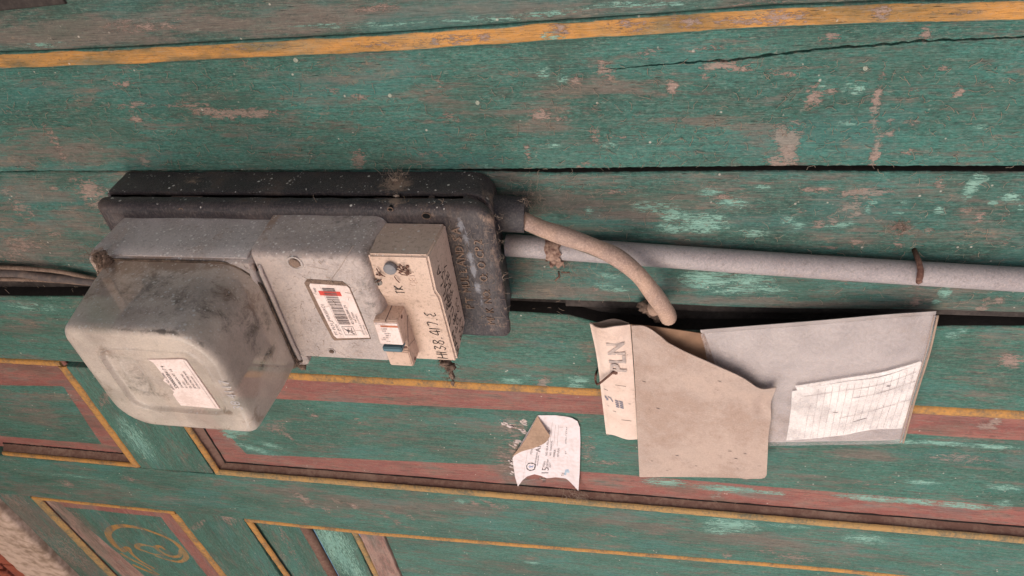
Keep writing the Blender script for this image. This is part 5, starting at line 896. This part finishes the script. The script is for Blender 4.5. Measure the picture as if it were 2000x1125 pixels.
# ================================================================ TORN STICKER ON THE PANEL
m_paper = flat('white_sticker_paper', (.72, .63, .65), .75, .3, 300, .15, (.56, .44, .42)); m_aged = flat('aged_paper_back', (.40, .26, .185), .85, .35, 400, .2)
sk_ = thing('torn_sticker', 'torn white printed sticker with a folded corner and curling edge, on the lower panel', 'sticker', at(1070, 890, WP))
a0, b0, c0_, d0 = [np.array(at(x, y, WP)) for x, y in ((1040, 812), (1133, 815), (1131, 950), (1006, 946))]
def skp(px, py): return np.array(at(px, py, WP + .0006))
NX, NY = 46, 46; inside = {}; PT = []; 
poly = [(1050, 811), (1085, 811), (1118, 815), (1128, 820), (1133, 832), (1134, 860), (1133, 910), (1131, 948), (1122, 941), (1105, 934), (1085, 932), (1068, 934), (1056, 929), (1044, 926), (1030, 930), (1020, 938), (1012, 948), (1006, 930), (1003, 912), (1001, 895)]
def rim(px, py):     # the right edge curls off the wood
    e = np.clip((px - 1104) / 30, 0, 1); l_ = np.clip((935 - py) / 10, 0, 1); d = np.clip((py - 915) / 30, 0, 1) * np.clip((1040 - px) / 40, 0, 1); d2 = np.clip((py - 910) / 30, 0, 1) * np.clip((px - 1090) / 40, 0, 1)
    return .0005 + .0030 * np.sin(e * math.pi / 2 * 1.25) ** 2 * (0.4 + .6 * np.clip((py - 815) / 60, 0, 1)) + .0025 * d ** 2 + .003 * d2 ** 2
bm = bmesh.new(); cl = bmesh.new(); vs_ = [cl.verts.new((x, y, 0)) for x, y in poly]; cl.faces.new(vs_)
xs = list(range(1000, 1136, 3)); ys = list(range(808, 952, 4))
for x in xs[1:]: g_ = cl.verts[:] + cl.edges[:] + cl.faces[:]; bmesh.ops.bisect_plane(cl, geom=g_, plane_co=(x, 0, 0), plane_no=(1, 0, 0))
for y in ys[1:]: g_ = cl.verts[:] + cl.edges[:] + cl.faces[:]; bmesh.ops.bisect_plane(cl, geom=g_, plane_co=(0, y, 0), plane_no=(0, 1, 0))
cl.verts.index_update(); V = []; F = [tuple(v.index for v in f.verts) for f in cl.faces]
for v in cl.verts:
    u_, v_, w_ = at(v.co.x, v.co.y, WP + .0004); V.append((u_, v_, WP + float(rim(v.co.x, v.co.y))))
cl.free(); sheet_o = raw('sticker_sheet', V, F, m_paper, sk_, None, True, False)
def skm(x, y, l=0): u_, v_, w_ = at(x, y, WP + .0004); return (u_, v_, WP + float(rim(x, y)) + l)
# print on it, in a frame that runs world-right / world-up
SQ = quadmap(at(1014, 946, WP), at(1040, 811, WP), at(1133, 811, WP), at(1135, 946, WP))
def sq(x, y, l=0): p = SQ(x, y); px_, py_ = 0, 0; return (p[0], p[1], WP + .0005 + .0030 * math.sin(min(1, max(0, (y - .76) / .24)) * math.pi / 2 * 1.25) ** 2 * .95 + l + (.0028 * max(0, (.22 - x) / .22) ** 2 if y < .3 else 0))
KS = .55
printed('sticker_print', lines([('PENGUMUMAN', .47, .13, .055, 1), ('AIRU', .50, .275, .13, 1.1), ('NO. BILA PELANGGAN', .45, .41, .055, .9), ('NO. TANGGAL', .45, .48, .05, .9), ('PEMILIK', .43, .55, .05, .9), ('PETUGAS', .43, .62, .05, .9), ('ISTRI CETAK', .62, .76, .06, 1), ('RT', .47, .76, .055, 1), ('BADAN PERTANAHAN', .24, .23, .04, .9), ('Garis Kota NN', .30, .265, .038, .9), ('15', .16, .46, .17, 1.0), ('Hijau', .28, .385, .06, 1), ('Februari', .27, .44, .055, 1), ('2577', .27, .49, .055, 1.0), ('31', .03, .43, .08, 1), ('Tgl', .14, .72, .06, 1)], KS * 1.3, 1.0), sq, m_print, sheet_o, .00012)
printed('ruled_lines', [rect2d(.64, .435, .92, .44), rect2d(.60, .505, .88, .51), rect2d(.58, .57, .88, .575), rect2d(.06, .015, .10, .9), rect2d(.06, .02, .50, .026)][0:3] + [stroke2d([(.5, .04), (.1, .05), (.08, .09), (.10, .25)], .004), stroke2d([(.10, .3), (.11, .7)], .003)], sq, m_fade, sheet_o)
printed('round_emblem', [stroke2d([(.25, .09), (.29, .07), (.33, .09), (.34, .15), (.32, .21), (.28, .22), (.24, .20), (.23, .14), (.25, .09)], .016)], sq, m_ink, sheet_o)
printed('round_emblem', [stroke2d([(.27, .12), (.285, .16), (.27, .18)], .012), stroke2d([(.30, .12), (.29, .16), (.31, .19)], .012), stroke2d([(.285, .10), (.29, .19)], .008)], sq, flat('pale_blue_ink', (.30, .36, .55), .8), sheet_o)
printed('blue_stamp', [([(.16, .72), (.24, .74), (.26, .82), (.20, .86), (.15, .80)], [(0, 1, 2, 3, 4)])], sq, flat('washed_blue_ink', (.40, .48, .58), .8, .4, 900), sheet_o, .00008)
# folded corner, brown back outwards
fg = coons([skm(1050, 811, .0006), skm(1062, 826, .003), skm(1076, 843, .0050)], [skm(1076, 843, .0050), skm(1066, 856, .0045), skm(1045, 868, .0030), skm(1020, 878, .0016), skm(1001, 891, .0004)], [skm(1001, 891, .0004), skm(1001, 890.5, .0004)], [skm(1050, 811, .0006), skm(1026, 850, .0040), skm(1001, 890, .0006)], 24, 24, lambda s, t: .0022 * math.sin(math.pi * t) * (1 - s * .7)); 
gridobj('folded_corner', fg, m_aged, sk_, thick=.0003, label='folded over corner showing its brown paper back')
# scraps of paper left on the wood
q = MB(); r6 = random.Random(21)
for px, py, rx, ry, n_ in ((998, 832, 16, 3, 6), (1020, 825, 10, 6, 5), (985, 828, 6, 2, 2), (1008, 862, 8, 5, 4), (1003, 872, 8, 3, 3), (1022, 842, 8, 5, 4), (1000, 912, 4, 16, 6), (1060, 934, 12, 2, 3)):
    for _ in range(n_):
        x, y = px + r6.gauss(0, rx * .5), py + r6.gauss(0, ry * .5); m_ = r6.randint(5, 8); sx_, sy_ = r6.uniform(2, 8), r6.uniform(1, 3); pts = [at(x + sx_ * math.cos(t) * r6.uniform(.5, 1.2), y + sy_ * math.sin(t) * r6.uniform(.5, 1.2) + .3 * sx_ * math.cos(t), WP + .0003) for t in np.linspace(0, 6.28, m_, endpoint=False)]
        q.add(pts + [(p[0], p[1], WP - .001) for p in pts], [tuple(range(m_))] + [(i, (i + 1) % m_, (i + 1) % m_ + m_, i + m_) for i in range(m_)])
tag(q.build('paper_scraps', flat('grubby_paper', (.60, .50, .49), .85, .5, 600, .3, (.34, .26, .22)), sk_), kind='stuff')
# ================================================================ DUST, WEBS AND MUD
def fthing(name, mat, label, cat, items, lumps=(), seed=1, rad=.00012):
    r = random.Random(seed); b = MB(); base = at(*items[0][:3])
    for (px, py, w, sp, cnt, ln) in items:
        c = np.array(at(px, py, w))
        for _ in range(cnt):
            p = c + np.array([r.gauss(0, sp), r.gauss(0, sp), abs(r.gauss(0, sp * .3))]); d = np.array([r.gauss(0, 1), r.gauss(0, 1), r.gauss(0, .5)]); d /= np.linalg.norm(d); pts = [p]
            for k in range(6):
                d = d + np.array([r.gauss(0, .5), r.gauss(0, .5), r.gauss(0, .35)]); d /= np.linalg.norm(d); q_ = pts[-1] + d * ln / 6; q_[2] = max(q_[2], w - .0004); pts.append(q_)
            b.tube(pts, .6 * rad * r.uniform(.6, 1.5), 3, False)
    for k, (px, py, w, a_, b_, c_) in enumerate(lumps): lump(b, *at(px, py, w), a_, b_, c_, k + seed * 7, 12, .5)
    o = raw(name, b.v, b.f, mat, None, base, True, True); return tag(o, label, cat)
fthing('mud_nest', m_dust, 'crumbly mud and web clump on the top left corner of the meter', 'mud lump', [(205, 510, .086, .004, 90, .010), (190, 498, .082, .003, 50, .006)], [(203, 500, .080, .0045, .0040, .003), (198, 515, .084, .0030, .0050, .003), (208, 525, .085, .0035, .0040, .0025), (192, 500, .081, .0030, .0020, .002), (212, 510, .085, .0020, .0040, .0025), (200, 535, .086, .0025, .0030, .002)], 2)
fthing('mud_nest', m_dust, 'crumbly mud clump stuck in the lower lug of the meter cover', 'mud lump', [(582, 706, .080, .0025, 40, .006)], [(578, 704, .081, .0018, .0032, .0012), (590, 715, .079, .0030, .0025, .002), (570, 712, .081, .0030, .0022, .002)], 4)
fthing('web_tuft', m_dust, 'ragged brown web tuft hanging below the beige breaker cover', 'cobweb', [(875, 712, .055, .0022, 90, .008), (882, 735, .050, .0009, 26, .012), (890, 740, .05, .0006, 8, .016)], [(868, 708, .062, .0032, .0022, .003), (878, 716, .058, .0034, .0026, .003), (882, 732, .053, .0014, .0045, .0018), (884, 748, .050, .0012, .0025, .0012)], 5)
fthing('web_tuft', m_dust2, 'pale wispy web tuft in the groove under the torn sticker', 'cobweb', [(1130, 966, WF, .003, 30, .009), (1110, 960, WF, .005, 14, .012), (1128, 972, WF, .0015, 14, .006)], [], 6, .00016)
fthing('web_tuft', m_dust2, 'dusty web tuft on the upper side of the black mounting box', 'cobweb', [(772, 352, .012, .0035, 50, .009), (770, 375, .022, .0022, 26, .007), (768, 340, .008, .002, 14, .012)], [(772, 352, .012, .0018, .0012, .0006), (774, 383, .028, .0016, .001, .0008)], 7)
fthing('web_tuft', m_dust, 'fuzzy dust ring left by an insect on the board above the conduit', 'cobweb', [(1760, 445, .0005, .0025, 50, .005), (1745, 440, .0004, .004, 20, .006), (1800, 455, .0004, .003, 12, .005)], [], 8)
fthing('web_tuft', m_dust2, 'brown fibrous dust on the corner of the mounting box by the sleeve', 'cobweb', [(966, 425, .036, .0025, 26, .0035), (975, 470, .037, .003, 14, .0035), (1026, 395, .016, .0015, 26, .003), (1040, 392, .003, .006, 40, .006)], [], 9)
fthing('web_tuft', m_dust2, 'wispy fibres caught under the rusty strap on the conduit', 'cobweb', [(1100, 530, .003, .005, 46, .008), (1150, 535, .002, .008, 30, .009), (1080, 455, .01, .003, 20, .006)], [], 10)
# lint scattered over everything, too fine to count
r = random.Random(99); q = MB()
def lint(x0, x1, y0, y1, w, n, ln=.004, rad=.00009):
    for _ in range(n):
        A = np.array(at(r.uniform(x0, x1), r.uniform(y0, y1), w)); A[2] += .0002; an = r.gauss(0, .9); d = np.array([math.cos(an), math.sin(an), 0]); pts = [A]; l_ = ln * r.uniform(.3, 1.4)
        for k in range(4): an += r.gauss(0, .5); pts.append(pts[-1] + np.array([math.cos(an), math.sin(an), r.gauss(0, .1)]) * l_ / 4)
        q.tube(pts, rad * r.uniform(.7, 1.5), 3, False)
lint(0, 2000, 120, 330, .0008, 700, .005, .00011); lint(0, 2000, 345, 590, .0004, 500, .005, .00011); lint(950, 1200, 340, 430, .0006, 120); lint(0, 1150, 600, 740, WF + .0008, 160); lint(440, 1950, 800, 1000, WP + .0006, 160); lint(450, 2000, 955, 985, WF + .001, 120); lint(1150, 1700, 230, 320, .0008, 60)
lint(220, 520, 340, 378, .012, 0); lint(860, 990, 440, 640, .0435, 150, .005); lint(600, 940, 392, 415, .038, 30); lint(560, 710, 500, 700, .0802, 60, .005); lint(200, 480, 680, 800, .1400, 0)
o = raw('lint', q.v, q.f, m_dust2, None, at(1000, 500, 0), True, False); tag(o, 'fine pale lint and web fibres scattered over the painted wood', 'lint', kind='stuff')
# single cobweb threads across the terminal cover
for (A, B), lb_ in zip((((722, 540, .0765), (600, 520, .0805)), ((690, 480, .0790), (640, 555, .0805))), ('thin cobweb thread running from the beige breaker cover across the meter', 'faint cobweb thread running down to the barcode label of the meter')):
    q = MB(); a_, b_ = np.array(at(*A)), np.array(at(*B)); q.tube([a_, (a_ + b_) / 2 + np.array([.0008, 0, .0004]), b_], .0001, 4)
    o = raw('cobweb_thread', q.v, q.f, m_dust2, None, tuple(a_), True, False); tag(o, lb_, 'cobweb')
